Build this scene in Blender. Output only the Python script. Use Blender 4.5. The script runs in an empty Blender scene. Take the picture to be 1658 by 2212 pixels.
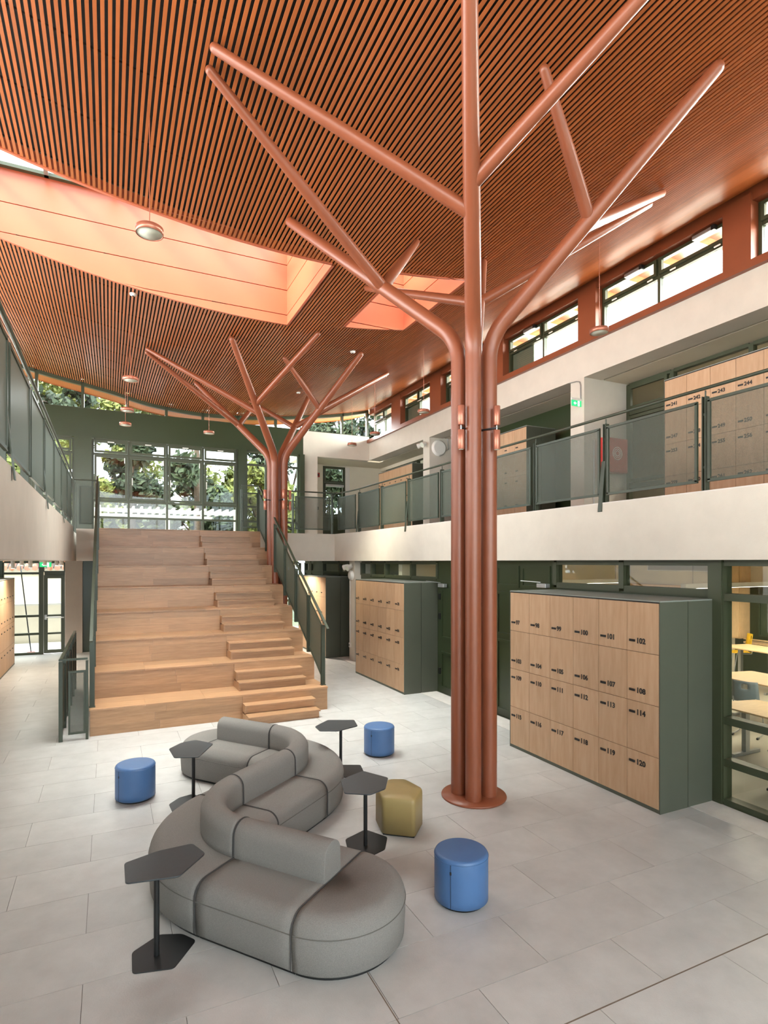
import bpy, bmesh, math, random
from mathutils import Vector, Matrix
random.seed(7)
PI = math.pi
scn = bpy.context.scene
COL = scn.collection

# ------------------------------------------------------------------ camera, world, sun, exposure
CAM_H, YAW = 3.0, math.atan2(593, 1250)
cam_d = bpy.data.cameras.new('camera'); cam = bpy.data.objects.new('camera', cam_d); COL.objects.link(cam)
cam.location = (0, 0, CAM_H); cam.rotation_euler = (PI/2, 0, -YAW)
cam_d.sensor_fit = 'HORIZONTAL'; cam_d.sensor_width = 36; cam_d.lens = 36*1250/1658
cam_d.shift_y = (1213-1106)/1658; cam_d.clip_start = 0.05; cam_d.clip_end = 400
scn.camera = cam
scn.view_settings.view_transform = 'Standard'; scn.view_settings.look = 'None'
scn.view_settings.gamma = 1; scn.view_settings.use_curve_mapping = False
scn.view_settings.exposure = 2.17
wd = bpy.data.worlds.new('sky'); scn.world = wd; wd.use_nodes = True
wn = wd.node_tree; bg = wn.nodes['Background']
bg.inputs['Color'].default_value = (0.80, 0.91, 1.0, 1); bg.inputs['Strength'].default_value = 1.5
sun_d = bpy.data.lights.new('sun', 'SUN'); sun_d.energy = 2.2; sun_d.angle = 0.22; sun_d.color = (1, 0.90, 0.74)
sun = bpy.data.objects.new('sun', sun_d); COL.objects.link(sun)
sun.rotation_euler = Vector((0.80, 0.42, -0.66)).to_track_quat('-Z', 'Y').to_euler()
def daylight_fill(name, loc, aim, w, h, energy, col, spread=2.3):     # daylight stand-in lamps, added to brighten the hall
    d = bpy.data.lights.new(name, 'AREA'); d.shape = 'RECTANGLE'; d.size = w; d.size_y = h; d.energy = energy; d.color = col; d.spread = spread
    o = bpy.data.objects.new(name, d); COL.objects.link(o); o.location = loc; o.rotation_euler = Vector(aim).to_track_quat('-Z', 'Y').to_euler()
daylight_fill('south_fill', (-1, -6.85, 5.6), (0, 1, .0), 14, 6.0, 140, (1, .95, .88))  # added frontal fill lamp behind the camera
daylight_fill('west_fill', (-8.8, 7, 6.0), (1, 0, .16), 24, 4.4, 760, (1, .97, .93))  # added fill lamp in front of the windowless left wall
daylight_fill('west_low_fill', (-8.8, 14, 1.6), (1, 0, 0), 14, 2.6, 50, (1, .98, .94))  # added low fill lamp for the space under the left gallery
daylight_fill('east_fill', (14, 10, 8.9), (-1, 0, -.12), 26, 2.2, 1900, (1, .96, .9))  # added lamp outside the clerestory, brightens left fascia and branch edges
daylight_fill('north_fill', (2, 26, 11.5), (0, -1, -.75), 16, 5, 1500, (.95, .98, 1))  # added lamp beyond the back eave, brightens the stair from behind
daylight_fill('skylight_fill', (.1, 10.54, 12.5), (0, .001, -1), 8, 4, 260, (1, .98, .95), 1.5)  # lamps added above the skylight openings to strengthen the top light
daylight_fill('skylight_fill', (5.3, 10.36, 12.5), (0, .001, -1), 2.0, 4, 110, (1, .98, .95), 1.3)
daylight_fill('skylight_fill', (1.4, -3.45, 12.5), (0, .001, -1), 10, 4, 420, (1, .98, .95), 1.7)
cy = scn.cycles
cy.use_denoising = True; cy.max_bounces = 8; cy.diffuse_bounces = 5; cy.glossy_bounces = 3
cy.transmission_bounces = 4; cy.transparent_max_bounces = 14; cy.sample_clamp_indirect = 6
cy.caustics_reflective = False; cy.caustics_refractive = False

# ------------------------------------------------------------------ materials
MAT = {}
def mat(name, col, rough=0.6, metal=0, noise=0, nscale=8, stretch=None, bump=0, bscale=80, rand=0, spec=0.5, emit=None, col2=None, vor=False):
    if name in MAT: return MAT[name]
    m = bpy.data.materials.new(name); m.use_nodes = True; nt = m.node_tree; b = nt.nodes['Principled BSDF']
    b.inputs['Roughness'].default_value = rough; b.inputs['Metallic'].default_value = metal
    b.inputs['Specular IOR Level'].default_value = spec
    c4 = (*col, 1); b.inputs['Base Color'].default_value = c4
    L = nt.links.new
    if noise or bump or rand:
        tc = nt.nodes.new('ShaderNodeTexCoord'); mp = nt.nodes.new('ShaderNodeMapping'); L(tc.outputs['Object'], mp.inputs['Vector'])
        if stretch: mp.inputs['Scale'].default_value = stretch
        oi = nt.nodes.new('ShaderNodeObjectInfo'); vm = nt.nodes.new('ShaderNodeVectorMath'); vm.operation = 'SCALE'
        vm.inputs[0].default_value = (37.1, 21.7, 53.3); L(oi.outputs['Random'], vm.inputs['Scale']); L(vm.outputs[0], mp.inputs['Location'])
    if noise or rand:
        nz = nt.nodes.new('ShaderNodeTexNoise'); nz.inputs['Scale'].default_value = nscale; nz.inputs['Detail'].default_value = 5
        nz.inputs['Roughness'].default_value = 0.6
        L(mp.outputs[0], nz.inputs['Vector'])
        mr = nt.nodes.new('ShaderNodeMapRange'); mr.inputs['From Min'].default_value = 0.3; mr.inputs['From Max'].default_value = 0.7
        mr.inputs['To Min'].default_value = 0; mr.inputs['To Max'].default_value = 1; L(nz.outputs['Fac'], mr.inputs['Value'])
        mx = nt.nodes.new('ShaderNodeMix'); mx.data_type = 'RGBA'
        d = col2 or tuple(c*(1-noise) for c in col)
        mx.inputs[6].default_value = c4; mx.inputs[7].default_value = (*d, 1)
        L(mr.outputs[0], mx.inputs[0]); out = mx.outputs[2]
        if rand:
            hv = nt.nodes.new('ShaderNodeHueSaturation'); r2 = nt.nodes.new('ShaderNodeMapRange')
            r2.inputs['To Min'].default_value = 1-rand; r2.inputs['To Max'].default_value = 1+rand
            L(oi.outputs['Random'], r2.inputs['Value']); L(r2.outputs[0], hv.inputs['Value']); L(out, hv.inputs['Color']); out = hv.outputs[0]
        L(out, b.inputs['Base Color'])
    if bump:
        n2 = nt.nodes.new('ShaderNodeTexNoise'); n2.inputs['Scale'].default_value = bscale; n2.inputs['Detail'].default_value = 3
        L(mp.outputs[0], n2.inputs['Vector']); bp = nt.nodes.new('ShaderNodeBump'); bp.inputs['Strength'].default_value = bump
        bp.inputs['Distance'].default_value = 0.01; L(n2.outputs['Fac'], bp.inputs['Height']); L(bp.outputs[0], b.inputs['Normal'])
    if emit:
        b.inputs['Emission Color'].default_value = (*emit[0], 1); b.inputs['Emission Strength'].default_value = emit[1]
    MAT[name] = m; return m
def see_mat(name, col, trans, rough=0.1, gloss=False, tint=(1, 1, 1)):
    m = bpy.data.materials.new(name); m.use_nodes = True; nt = m.node_tree; nt.nodes.clear(); L = nt.links.new
    o = nt.nodes.new('ShaderNodeOutputMaterial'); mx = nt.nodes.new('ShaderNodeMixShader'); t = nt.nodes.new('ShaderNodeBsdfTransparent')
    t.inputs[0].default_value = (*tint, 1)
    if gloss:
        g = nt.nodes.new('ShaderNodeBsdfGlossy'); g.inputs['Roughness'].default_value = rough; g.inputs[0].default_value = (*col, 1)
        fr = nt.nodes.new('ShaderNodeFresnel'); fr.inputs['IOR'].default_value = 1.45
        ge = nt.nodes.new('ShaderNodeNewGeometry'); mu = nt.nodes.new('ShaderNodeMath'); mu.operation = 'MULTIPLY_ADD'; mu.inputs[1].default_value = -1; mu.inputs[2].default_value = 1; L(ge.outputs['Backfacing'], mu.inputs[0]); m2 = nt.nodes.new('ShaderNodeMath'); m2.operation = 'MULTIPLY'; fr.inputs['IOR'].default_value = 1.5; L(mu.outputs[0], m2.inputs[0]); L(fr.outputs[0], m2.inputs[1]); L(m2.outputs[0], mx.inputs[0]); L(t.outputs[0], mx.inputs[1]); L(g.outputs[0], mx.inputs[2])
    else:
        b = nt.nodes.new('ShaderNodeBsdfPrincipled'); b.inputs['Base Color'].default_value = (*col, 1); b.inputs['Roughness'].default_value = rough
        tc = nt.nodes.new('ShaderNodeTexCoord'); w = nt.nodes.new('ShaderNodeTexNoise'); w.inputs['Scale'].default_value = 260
        mr = nt.nodes.new('ShaderNodeMapRange'); mr.inputs['From Min'].default_value = .4; mr.inputs['From Max'].default_value = .6
        mr.inputs['To Min'].default_value = max(0, 1-trans-.12); mr.inputs['To Max'].default_value = min(1, 1-trans+.12)
        L(tc.outputs['Object'], w.inputs['Vector']); L(w.outputs['Fac'], mr.inputs['Value']); lw = nt.nodes.new('ShaderNodeLayerWeight'); lw.inputs['Blend'].default_value = .5; pw = nt.nodes.new('ShaderNodeMath'); pw.operation = 'POWER'; pw.inputs[1].default_value = 2.2; L(lw.outputs['Facing'], pw.inputs[0]); ad = nt.nodes.new('ShaderNodeMath'); ad.operation = 'ADD'; ad.use_clamp = True; L(mr.outputs[0], ad.inputs[0]); L(pw.outputs[0], ad.inputs[1]); L(ad.outputs[0], mx.inputs[0])
        L(t.outputs[0], mx.inputs[1]); L(b.outputs[0], mx.inputs[2])
    L(mx.outputs[0], o.inputs[0]); MAT[name] = m; return m

TERRA = mat('terracotta_paint', (0.235, 0.066, 0.029), 0.36, noise=.10, nscale=2)
SLAT = mat('orange_slat', (0.43, 0.125, 0.036), 0.30, rand=.10, noise=.12, nscale=3)
WELL = mat('skylight_panel_paint', (0.46, 0.12, 0.060), 0.35, noise=.06, nscale=2)
BLACK = mat('black_backing', (0.012, 0.011, 0.010), 0.9, noise=.3, nscale=10)
GREEN = mat('green_frame', (0.046, 0.055, 0.029), 0.38, noise=.1, nscale=3)
GREENP = mat('green_panel', (0.030, 0.043, 0.018), 0.28, noise=.1, nscale=1.2)
RAILM = mat('railing_green', (0.040, 0.051, 0.033), 0.38, metal=.1, noise=.1, nscale=4)
MESHM = see_mat('perforated_mesh', (0.070, 0.085, 0.062), .60, .45)
WHITE = mat('plaster', (0.61, 0.565, 0.495), 0.85, noise=.07, nscale=3, bump=.25, bscale=150)
CREAM = mat('cream_wall', (0.66, 0.60, 0.49), 0.85, noise=.05, nscale=2, bump=.1, bscale=120)
TILE = mat('stone_tile', (0.50, 0.487, 0.47), 0.34, noise=.16, nscale=3.5, rand=.035, bump=.12, bscale=90)
GROUT = mat('grout', (0.20, 0.19, 0.175), 0.9, noise=.2)
STRIP = mat('light_stone_strip', (0.66, 0.62, 0.58), 0.55, noise=.12, nscale=8)
OAK = mat('oak_stair', (0.43, 0.250, 0.135), 0.36, noise=.3, nscale=2.2, stretch=(1.2, 14, 14), rand=.16, bump=.05, bscale=12, col2=(0.32, 0.175, 0.090))
LWOOD = mat('locker_oak', (0.50, 0.325, 0.20), 0.5, noise=.3, nscale=2.0, stretch=(10, 9, 1.0), rand=.05, col2=(0.42, 0.255, 0.14))
LGREEN = mat('locker_green', (0.076, 0.083, 0.061), 0.45, noise=.08, nscale=2)
LTOP = mat('locker_top', (0.22, 0.24, 0.22), 0.35, noise=.1, nscale=4)
DARK = mat('dark_metal', (0.018, 0.019, 0.020), 0.4, metal=.3, noise=.1, nscale=5)
TTOP = mat('table_top_grey', (0.035, 0.043, 0.048), 0.33, noise=.15, nscale=20)
SOFA = mat('sofa_fabric', (0.255, 0.240, 0.224), 0.92, noise=.28, nscale=170, bump=.5, bscale=260, spec=.2)
SEAM = mat('sofa_seam', (0.055, 0.052, 0.050), 0.9, noise=.1)
PIPE = mat('sofa_piping', (0.13, 0.12, 0.108), 0.9, noise=.1)
BLUE = mat('blue_vinyl', (0.062, 0.142, 0.31), 0.42, noise=.08, nscale=5, bump=.1, bscale=200)
OLIVE = mat('olive_vinyl', (0.33, 0.24, 0.095), 0.45, noise=.08, nscale=5, bump=.1, bscale=200)
WPLA = mat('white_plastic', (0.75, 0.74, 0.71), 0.4, noise=.03)
LENS = mat('lamp_diffuser', (0.62, 0.66, 0.58), 0.5, noise=.03)
COPPER = mat('copper_lamp', (0.42, 0.15, 0.095), 0.3, metal=.45, noise=.08)
STEEL = mat('steel', (0.45, 0.46, 0.46), 0.35, metal=.7, noise=.1)
GREYP = mat('grey_chair_plastic', (0.22, 0.25, 0.27), 0.4, noise=.05)
BLUEP = mat('pale_blue_plastic', (0.33, 0.42, 0.55), 0.4, noise=.05)
YEL = mat('yellow_plastic', (0.85, 0.50, 0.01), 0.4, noise=.05)
BIRCH = mat('birch_top', (0.66, 0.45, 0.25), 0.5, noise=.15, nscale=3, stretch=(2, 14, 2))
RED = mat('red_box', (0.45, 0.035, 0.03), 0.4, noise=.1)
EXITG = mat('exit_green', (0.02, 0.35, 0.12), 0.5, emit=((0.01, 0.42, 0.14), .35))
EXITW = mat('exit_white', (0.8, 0.9, 0.82), 0.5, emit=((0.8, 1, 0.85), .5))
GLASS = see_mat('window_glass', (1, 1, 1), 1, 0.02, True, (0.95, 0.98, 0.96))
BARK = mat('bark', (0.16, 0.11, 0.075), 0.9, noise=.4, nscale=12, bump=.6, bscale=14)
LEAF1 = mat('leaf_conifer', (0.05, 0.075, 0.03), 0.7, noise=.45, nscale=1.4)
LEAF2 = mat('leaf_yellow', (0.19, 0.21, 0.04), 0.7, noise=.4, nscale=1.6)
GRASS = mat('ground_outside', (0.42, 0.40, 0.33), 0.95, noise=.4, nscale=.6, col2=(0.20, 0.27, 0.09))
OUTW = mat('outside_render', (0.74, 0.66, 0.54), 0.9, noise=.1, nscale=2, bump=.2, bscale=40)
CLAY = mat('clay_roof_tile', (0.55, 0.22, 0.11), 0.8, noise=.3, nscale=6)
SHADE = mat('grey_blind', (0.10, 0.115, 0.085), 0.8, noise=.1, nscale=30)
CLEAN = mat('inner_floor', (0.46, 0.42, 0.34), 0.5, noise=.06, nscale=4)
LITL = mat('linear_lamp', (0.8, 0.8, 0.78), 0.5, emit=((1, .93, .8), 2.0))
INK = mat('black_ink', (0.015, 0.014, 0.013), 0.6, noise=.1)

# ------------------------------------------------------------------ mesh helpers
BASE = {}
class MB:
    def __init__(s): s.v = []; s.f = []; s.sm = []
    def add(s, vs, fs, smooth=False):
        n = len(s.v); s.v += [tuple(p) for p in vs]; s.f += [tuple(i+n for i in f) for f in fs]; s.sm += [smooth]*len(fs); return s
    def box(s, x0, x1, y0, y1, z0, z1):
        x0, x1 = min(x0, x1), max(x0, x1); y0, y1 = min(y0, y1), max(y0, y1); z0, z1 = min(z0, z1), max(z0, z1)
        return s.add([(x0,y0,z0),(x1,y0,z0),(x1,y1,z0),(x0,y1,z0),(x0,y0,z1),(x1,y0,z1),(x1,y1,z1),(x0,y1,z1)],
              [(0,3,2,1),(4,5,6,7),(0,1,5,4),(1,2,6,5),(2,3,7,6),(3,0,4,7)])
    def bar(s, p, q, w, h):     # box from p to q; w across (horizontal), h in the other direction
        p, q = Vector(p), Vector(q); d = (q-p).normalized()
        up = Vector((0, 0, 1)) if abs(d.z) < .98 else Vector((0, 1, 0))
        a = d.cross(up).normalized()*w/2; b = a.cross(d).normalized()*h/2
        vs = [p-a-b, p+a-b, p+a+b, p-a+b, q-a-b, q+a-b, q+a+b, q-a+b]
        return s.add(vs, [(0,3,2,1),(4,5,6,7),(0,1,5,4),(1,2,6,5),(2,3,7,6),(3,0,4,7)])
    def prism(s, poly, z0, z1):
        a = sum(poly[i][0]*poly[(i+1) % len(poly)][1]-poly[(i+1) % len(poly)][0]*poly[i][1] for i in range(len(poly)))
        if a < 0: poly = poly[::-1]
        n = len(poly)
        return s.add([(x, y, z0) for x, y in poly]+[(x, y, z1) for x, y in poly],
              [tuple(range(n-1, -1, -1)), tuple(range(n, 2*n))]+[(i, (i+1) % n, (i+1) % n+n, i+n) for i in range(n)])
    def prism_axis(s, poly, a0, a1, axis):   # poly in the two other axes
        n = len(poly); mk = (lambda u, v, a: (a, u, v)) if axis == 'x' else (lambda u, v, a: (u, a, v))
        return s.add([mk(u, v, a0) for u, v in poly]+[mk(u, v, a1) for u, v in poly],
              [tuple(range(n-1, -1, -1)), tuple(range(n, 2*n))]+[(i, (i+1) % n, (i+1) % n+n, i+n) for i in range(n)])
    def tube(s, pts, r, n=12, caps=True, dome=False):
        pts = [Vector(p) for p in pts]; rs = r if isinstance(r, (list, tuple)) else [r]*len(pts)
        rs = list(rs)
        if dome:
            for end in (0, 1):
                p, q = (pts[0], pts[1]) if end == 0 else (pts[-1], pts[-2]); rr = rs[0] if end == 0 else rs[-1]
                if end == 0 and dome == 'end': continue
                d = (p-q).normalized(); extra = [(p+d*rr*math.sin(t), rr*math.cos(t)) for t in (.5, .9, 1.2, 1.45)]
                for e, er in extra:
                    if end == 0: pts.insert(0, e); rs.insert(0, er)
                    else: pts.append(e); rs.append(er)
        N = len(pts); vs = []; fs = []; ref = None
        for i, p in enumerate(pts):
            if i == 0: d = pts[1]-pts[0]
            elif i == N-1: d = pts[-1]-pts[-2]
            else: d = (pts[i+1]-p).normalized()+(p-pts[i-1]).normalized()
            d.normalize()
            if ref is None:
                ref = Vector((0, 0, 1)) if abs(d.z) < .9 else Vector((1, 0, 0))
            u = (ref-d*ref.dot(d)).normalized(); w = d.cross(u); ref = u
            vs += [p+(u*math.cos(2*PI*k/n)+w*math.sin(2*PI*k/n))*rs[i] for k in range(n)]
        for i in range(N-1):
            for k in range(n):
                a = i*n+k; b = i*n+(k+1) % n; fs.append((a, b, b+n, a+n))
        s.add(vs, fs, True)
        if caps: s.add([vs[k] for k in range(n)], [tuple(range(n-1, -1, -1))]); s.add([vs[(N-1)*n+k] for k in range(n)], [tuple(range(n))])
        return s
    def lathe(s, prof, c=(0, 0, 0), n=40, smooth=True):   # prof [(r,z)]
        vs = []; fs = []; P = len(prof)
        for k in range(n):
            t = 2*PI*k/n
            vs += [(c[0]+r*math.cos(t), c[1]+r*math.sin(t), c[2]+z) for r, z in prof]
        for k in range(n):
            for i in range(P-1):
                a = k*P+i; b = ((k+1) % n)*P+i; fs.append((a, b, b+1, a+1))
        s.add(vs, fs, smooth)
        if prof[0][0] > 1e-4: s.add([vs[k*P] for k in range(n)], [tuple(range(n-1, -1, -1))])
        if prof[-1][0] > 1e-4: s.add([vs[k*P+P-1] for k in range(n)], [tuple(range(n))])
        return s
    def quad(s, a, b, c, d): return s.add([a, b, c, d], [(0, 1, 2, 3)])
    def mesh(s, name, m, off=(0, 0, 0)):
        me = bpy.data.meshes.new(name); me.from_pydata([(x-off[0], y-off[1], z-off[2]) for x, y, z in s.v], [], s.f)
        me.polygons.foreach_set('use_smooth', s.sm)
        if m: me.materials.append(m)
        me.update(); return me
    def build(s, name, m, parent=None, bevel=0, fix=False):
        off = BASE.get(parent.name, (0, 0, 0)) if parent else (0, 0, 0)
        me = s.mesh(name, m, off); 
        if fix:
            b = bmesh.new(); b.from_mesh(me); bmesh.ops.remove_doubles(b, verts=b.verts, dist=1e-5); bmesh.ops.recalc_face_normals(b, faces=b.faces); b.to_mesh(me); b.free()
        o = bpy.data.objects.new(name, me); COL.objects.link(o)
        if parent: o.parent = parent; BASE[o.name] = off
        if bevel:
            md = o.modifiers.new('bevel', 'BEVEL'); md.width = bevel; md.segments = 2; md.limit_method = 'ANGLE'; md.angle_limit = .6
        return o
def tag(o, label, cat, group=None):
    o['label'] = label; o['category'] = cat
    if group: o['group'] = group
    return o
def thing(name, label, cat, loc=(0, 0, 0), group=None):
    o = bpy.data.objects.new(name, None); o.empty_display_size = .1; COL.objects.link(o); o.location = loc; BASE[o.name] = tuple(loc)
    return tag(o, label, cat, group)
def struct(name, loc=(0, 0, 0)):
    o = bpy.data.objects.new(name, None); o.empty_display_size = .1; COL.objects.link(o); o.location = loc; BASE[o.name] = tuple(loc); o['kind'] = 'structure'; return o
def S(o): o['kind'] = 'structure'; return o
def B(*a): return MB().box(*a)
def copy_tree(src, parent=None):
    c = src.copy(); COL.objects.link(c)
    if parent: c.parent = parent
    for ch in list(src.children): copy_tree(ch, c)
    return c
def share(name, me, parent, loc, rot=None):
    o = bpy.data.objects.new(name, me); COL.objects.link(o); o.parent = parent; o.location = loc
    if rot: o.rotation_euler = rot
    return o
TXT = {}
def text_mesh(s, size, m, key=''):
    k = (s, size, m.name)
    if k in TXT: return TXT[k]
    cu = bpy.data.curves.new('t', 'FONT'); cu.body = s; cu.size = size; cu.extrude = .001; cu.align_x = 'LEFT'; cu.align_y = 'CENTER'; cu.resolution_u = 3; cu.offset = size*.035
    ob = bpy.data.objects.new('t', cu); COL.objects.link(ob)
    dg = bpy.context.evaluated_depsgraph_get(); me = bpy.data.meshes.new_from_object(ob.evaluated_get(dg)); me.materials.clear(); me.materials.append(m)
    bpy.data.objects.remove(ob); bpy.data.curves.remove(cu); TXT[k] = me; return me
def lerp(a, b, t): return a+(b-a)*t
def smooth(t): t = max(0, min(1, t)); return t*t*(3-2*t)
def tab(x, xs, ys):
    if x <= xs[0]: return ys[0]
    for i in range(len(xs)-1):
        if x <= xs[i+1]: return lerp(ys[i], ys[i+1], (x-xs[i])/(xs[i+1]-xs[i]))
    return ys[-1]
def ceil_z(x, y):
    a = 8.0+.0278*(x-3)**2 if x > -3 else 9.0+(-3-x)*.12
    g = tab(x, [-3, -.8, .1, 1.3, 2.9, 4.1, 6.8, 9.5], [.42, .56, .55, .42, .36, .35, .27, .0])
    return a+g*smooth((y-13)/8.7)
BY = 21.7      # back wall plane
FZ, UZ = 3.02, 3.86   # underside and top of the upper floor

# ------------------------------------------------------------------ floor
flo = S(B(-9, 6.9, -7, 21.8, -.3, -.008).build('floor', GROUT))
def proj(x, y, z):
    dx, dy = x, y; dep = dx*math.sin(YAW)+dy*math.cos(YAW); lat = dx*math.cos(YAW)-dy*math.sin(YAW)
    if dep < .4: return None
    return 829+1250*lat/dep, 1213-1250*(z-3)/dep
tiles = []; far = MB(); RP = .6195; full = {}
rows = [(2.886, 3.388)]+[(3.388+RP*k, 3.388+RP*(k+1)) for k in range(30)]+[(2.886-RP*(k+1), 2.886-RP*k) for k in range(16)]
for ri, (y0, y1) in enumerate(rows):
    par = 0 if ri == 0 else ((ri-1) % 2 if ri <= 30 else (ri-31) % 2)
    base = 2.340 if (ri == 0 or (ri > 0 and par == 1)) else 2.968
    for k in range(-10, 5):
        x0, x1 = base+1.255*k, base+1.255*(k+1)
        x0c, x1c = max(x0, -9), min(x1, 6.42)
        y1c = min(y1, 21.6)
        if x1c-x0c < .05 or y1c-y0 < .05: continue
        if x0c > -.35 and x1c < 4.05 and y0 > 11.3: continue
        vis = False; near = 1e9
        for X in (x0c, (x0c+x1c)/2, x1c):
            for Y in (y0, y1c):
                p = proj(X, Y, 0)
                if p and -15 < p[0] < 1673 and p[1] < 2225: vis = True
        d = math.hypot((x0c+x1c)/2, (y0+y1c)/2)
        tiles.append((not vis, d, x0c, x1c, y0, y1c))
tiles.sort()
for i, (nv, d, x0, x1, y0, y1) in enumerate(tiles):
    g = .0022
    if not nv and i < 300:
        key = (round(x1-x0, 3), round(y1-y0, 3))
        if key not in full: full[key] = B(g, x1-x0-g, g, y1-y0-g, -.02, 0).mesh('floor_tile', TILE)
        share('floor_tile', full[key], flo, (x0, y0, 0))
    else: far.box(x0+g, x1-g, y0+g, y1-g, -.02, 0)
o = far.build('distant_tiles', TILE, flo); o['kind'] = 'stuff'
S(B(6.42, 6.83, -7, 21.6, -.02, .004).build('trim_1', STRIP))
S(B(-9, 6.42, 2.881, 2.891, -.01, .001).build('trim_40', mat('joint_brown', (0.16, 0.12, 0.09), .8, noise=.1)))
S(B(1.696, 1.704, 2.891, 4.0, -.01, .001).build('trim_41', MAT['joint_brown']))
# ------------------------------------------------------------------ upper floor slabs and fascias
S(MB().prism([(6.62, -7), (11.0, -7), (11.0, 21.7), (6.38, 21.7), (6.38, 17.05), (6.42, 16.5), (6.5, 15.9), (6.58, 15.1), (6.62, 14.2)], FZ, UZ).build('wall_gallery_front_right', WHITE))
S(B(-.78, 6.38, 17.05, 21.7, FZ, UZ).build('wall_gallery_front_back', WHITE))
S(MB().prism([(-9, -7), (-.80, -7), (-.80, 16.4), (-.82, 16.8), (-.92, 17.0), (-.92, 21.7), (-9, 21.7)], FZ, UZ).build('wall_gallery_front_left', WHITE))
S(B(6.62, 6.80, -7, 15.6, UZ, UZ+.015).build('trim_2', STRIP))

# ------------------------------------------------------------------ ceiling: black backing, slats, rails, skylight wells
W1 = (-3.2, 3.38, 9.19, 11.89); W2 = (4.60, 6.0, 9.1, 11.62)
W3 = (-3.2, 6.0, -4.8, -2.1)  # opening of the added skylight behind the camera
def in_well(x, y0, y1):
    for w in (W1, W2):
        if w[0] < x < w[1] and y0 < w[3] and y1 > w[2]: return w
    return None
xs = sorted(set([-9, -7, -5, -4, -3.2, 3.38, 4.60, 6.0, 9.72]+[-3.2+.55*i for i in range(24) if -3.2+.55*i < 9.7]))
ys = sorted(set([-7, -4.8, -2.1, 1, 4, 6.5, 9.1, 9.19, 11.62, 11.89]+[13+.9*i for i in range(10)]+[21.85]))
bk = MB()
for i in range(len(xs)-1):
    for j in range(len(ys)-1):
        xm, ym = (xs[i]+xs[i+1])/2, (ys[j]+ys[j+1])/2
        if any(w[0] < xm < w[1] and w[2] < ym < w[3] for w in (W1, W2, W3)): continue
        for dz in (.16, .45):
            q = [(x, y, ceil_z(x, y)+dz) for x, y in ((xs[i], ys[j]), (xs[i+1], ys[j]), (xs[i+1], ys[j+1]), (xs[i], ys[j+1]))]
            bk.quad(*(q[::-1] if dz < .2 else q))
ceil = S(bk.build('ceiling', BLACK))
PITCH, SW, SH = .067, .036, .013
def slat(x, y0, y1):
    yy = [y0]+[y for y in (13, 14.5, 16, 17.5, 19, 20.3) if y0 < y < y1]+[y1]
    vs = []; fs = []
    for y in yy:
        z = ceil_z(x, y); vs += [(x-SW/2, y, z), (x+SW/2, y, z), (x+SW/2, y, z+SH), (x-SW/2, y, z+SH)]
    for k in range(len(yy)-1):
        a = 4*k
        for e in range(4): fs.append((a+e, a+4+e, a+4+(e+1) % 4, a+(e+1) % 4))
    n = len(vs); fs += [(0, 1, 2, 3), (n-1, n-2, n-3, n-4)]
    m = MB(); m.add(vs, fs); return m.build('ceiling_slat', SLAT, ceil, fix=False)
x = -2.74
while x < 9.62:
    w = in_well(x, 8, 12)
    if w: slat(x, .3, w[2]-.03); slat(x, w[3]+.03, BY-.05)
    else: slat(x, .3, BY-.05)
    x += PITCH
for yy in [1.2, 2.3, 3.4, 4.5, 5.6, 6.7, 7.8, 8.9, 12.3, 13.4, 14.5, 15.6, 16.7, 17.8, 18.9, 20.0, 21.1]:
    m = MB(); xx = -3
    while xx < 9.5:
        m.bar((xx, yy, ceil_z(xx, yy)+SH+.012), (xx+.78, yy, ceil_z(xx+.78, yy)+SH+.012), .03, .022); xx += .78
    m.build('ceiling_rail', BLACK, ceil)
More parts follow.
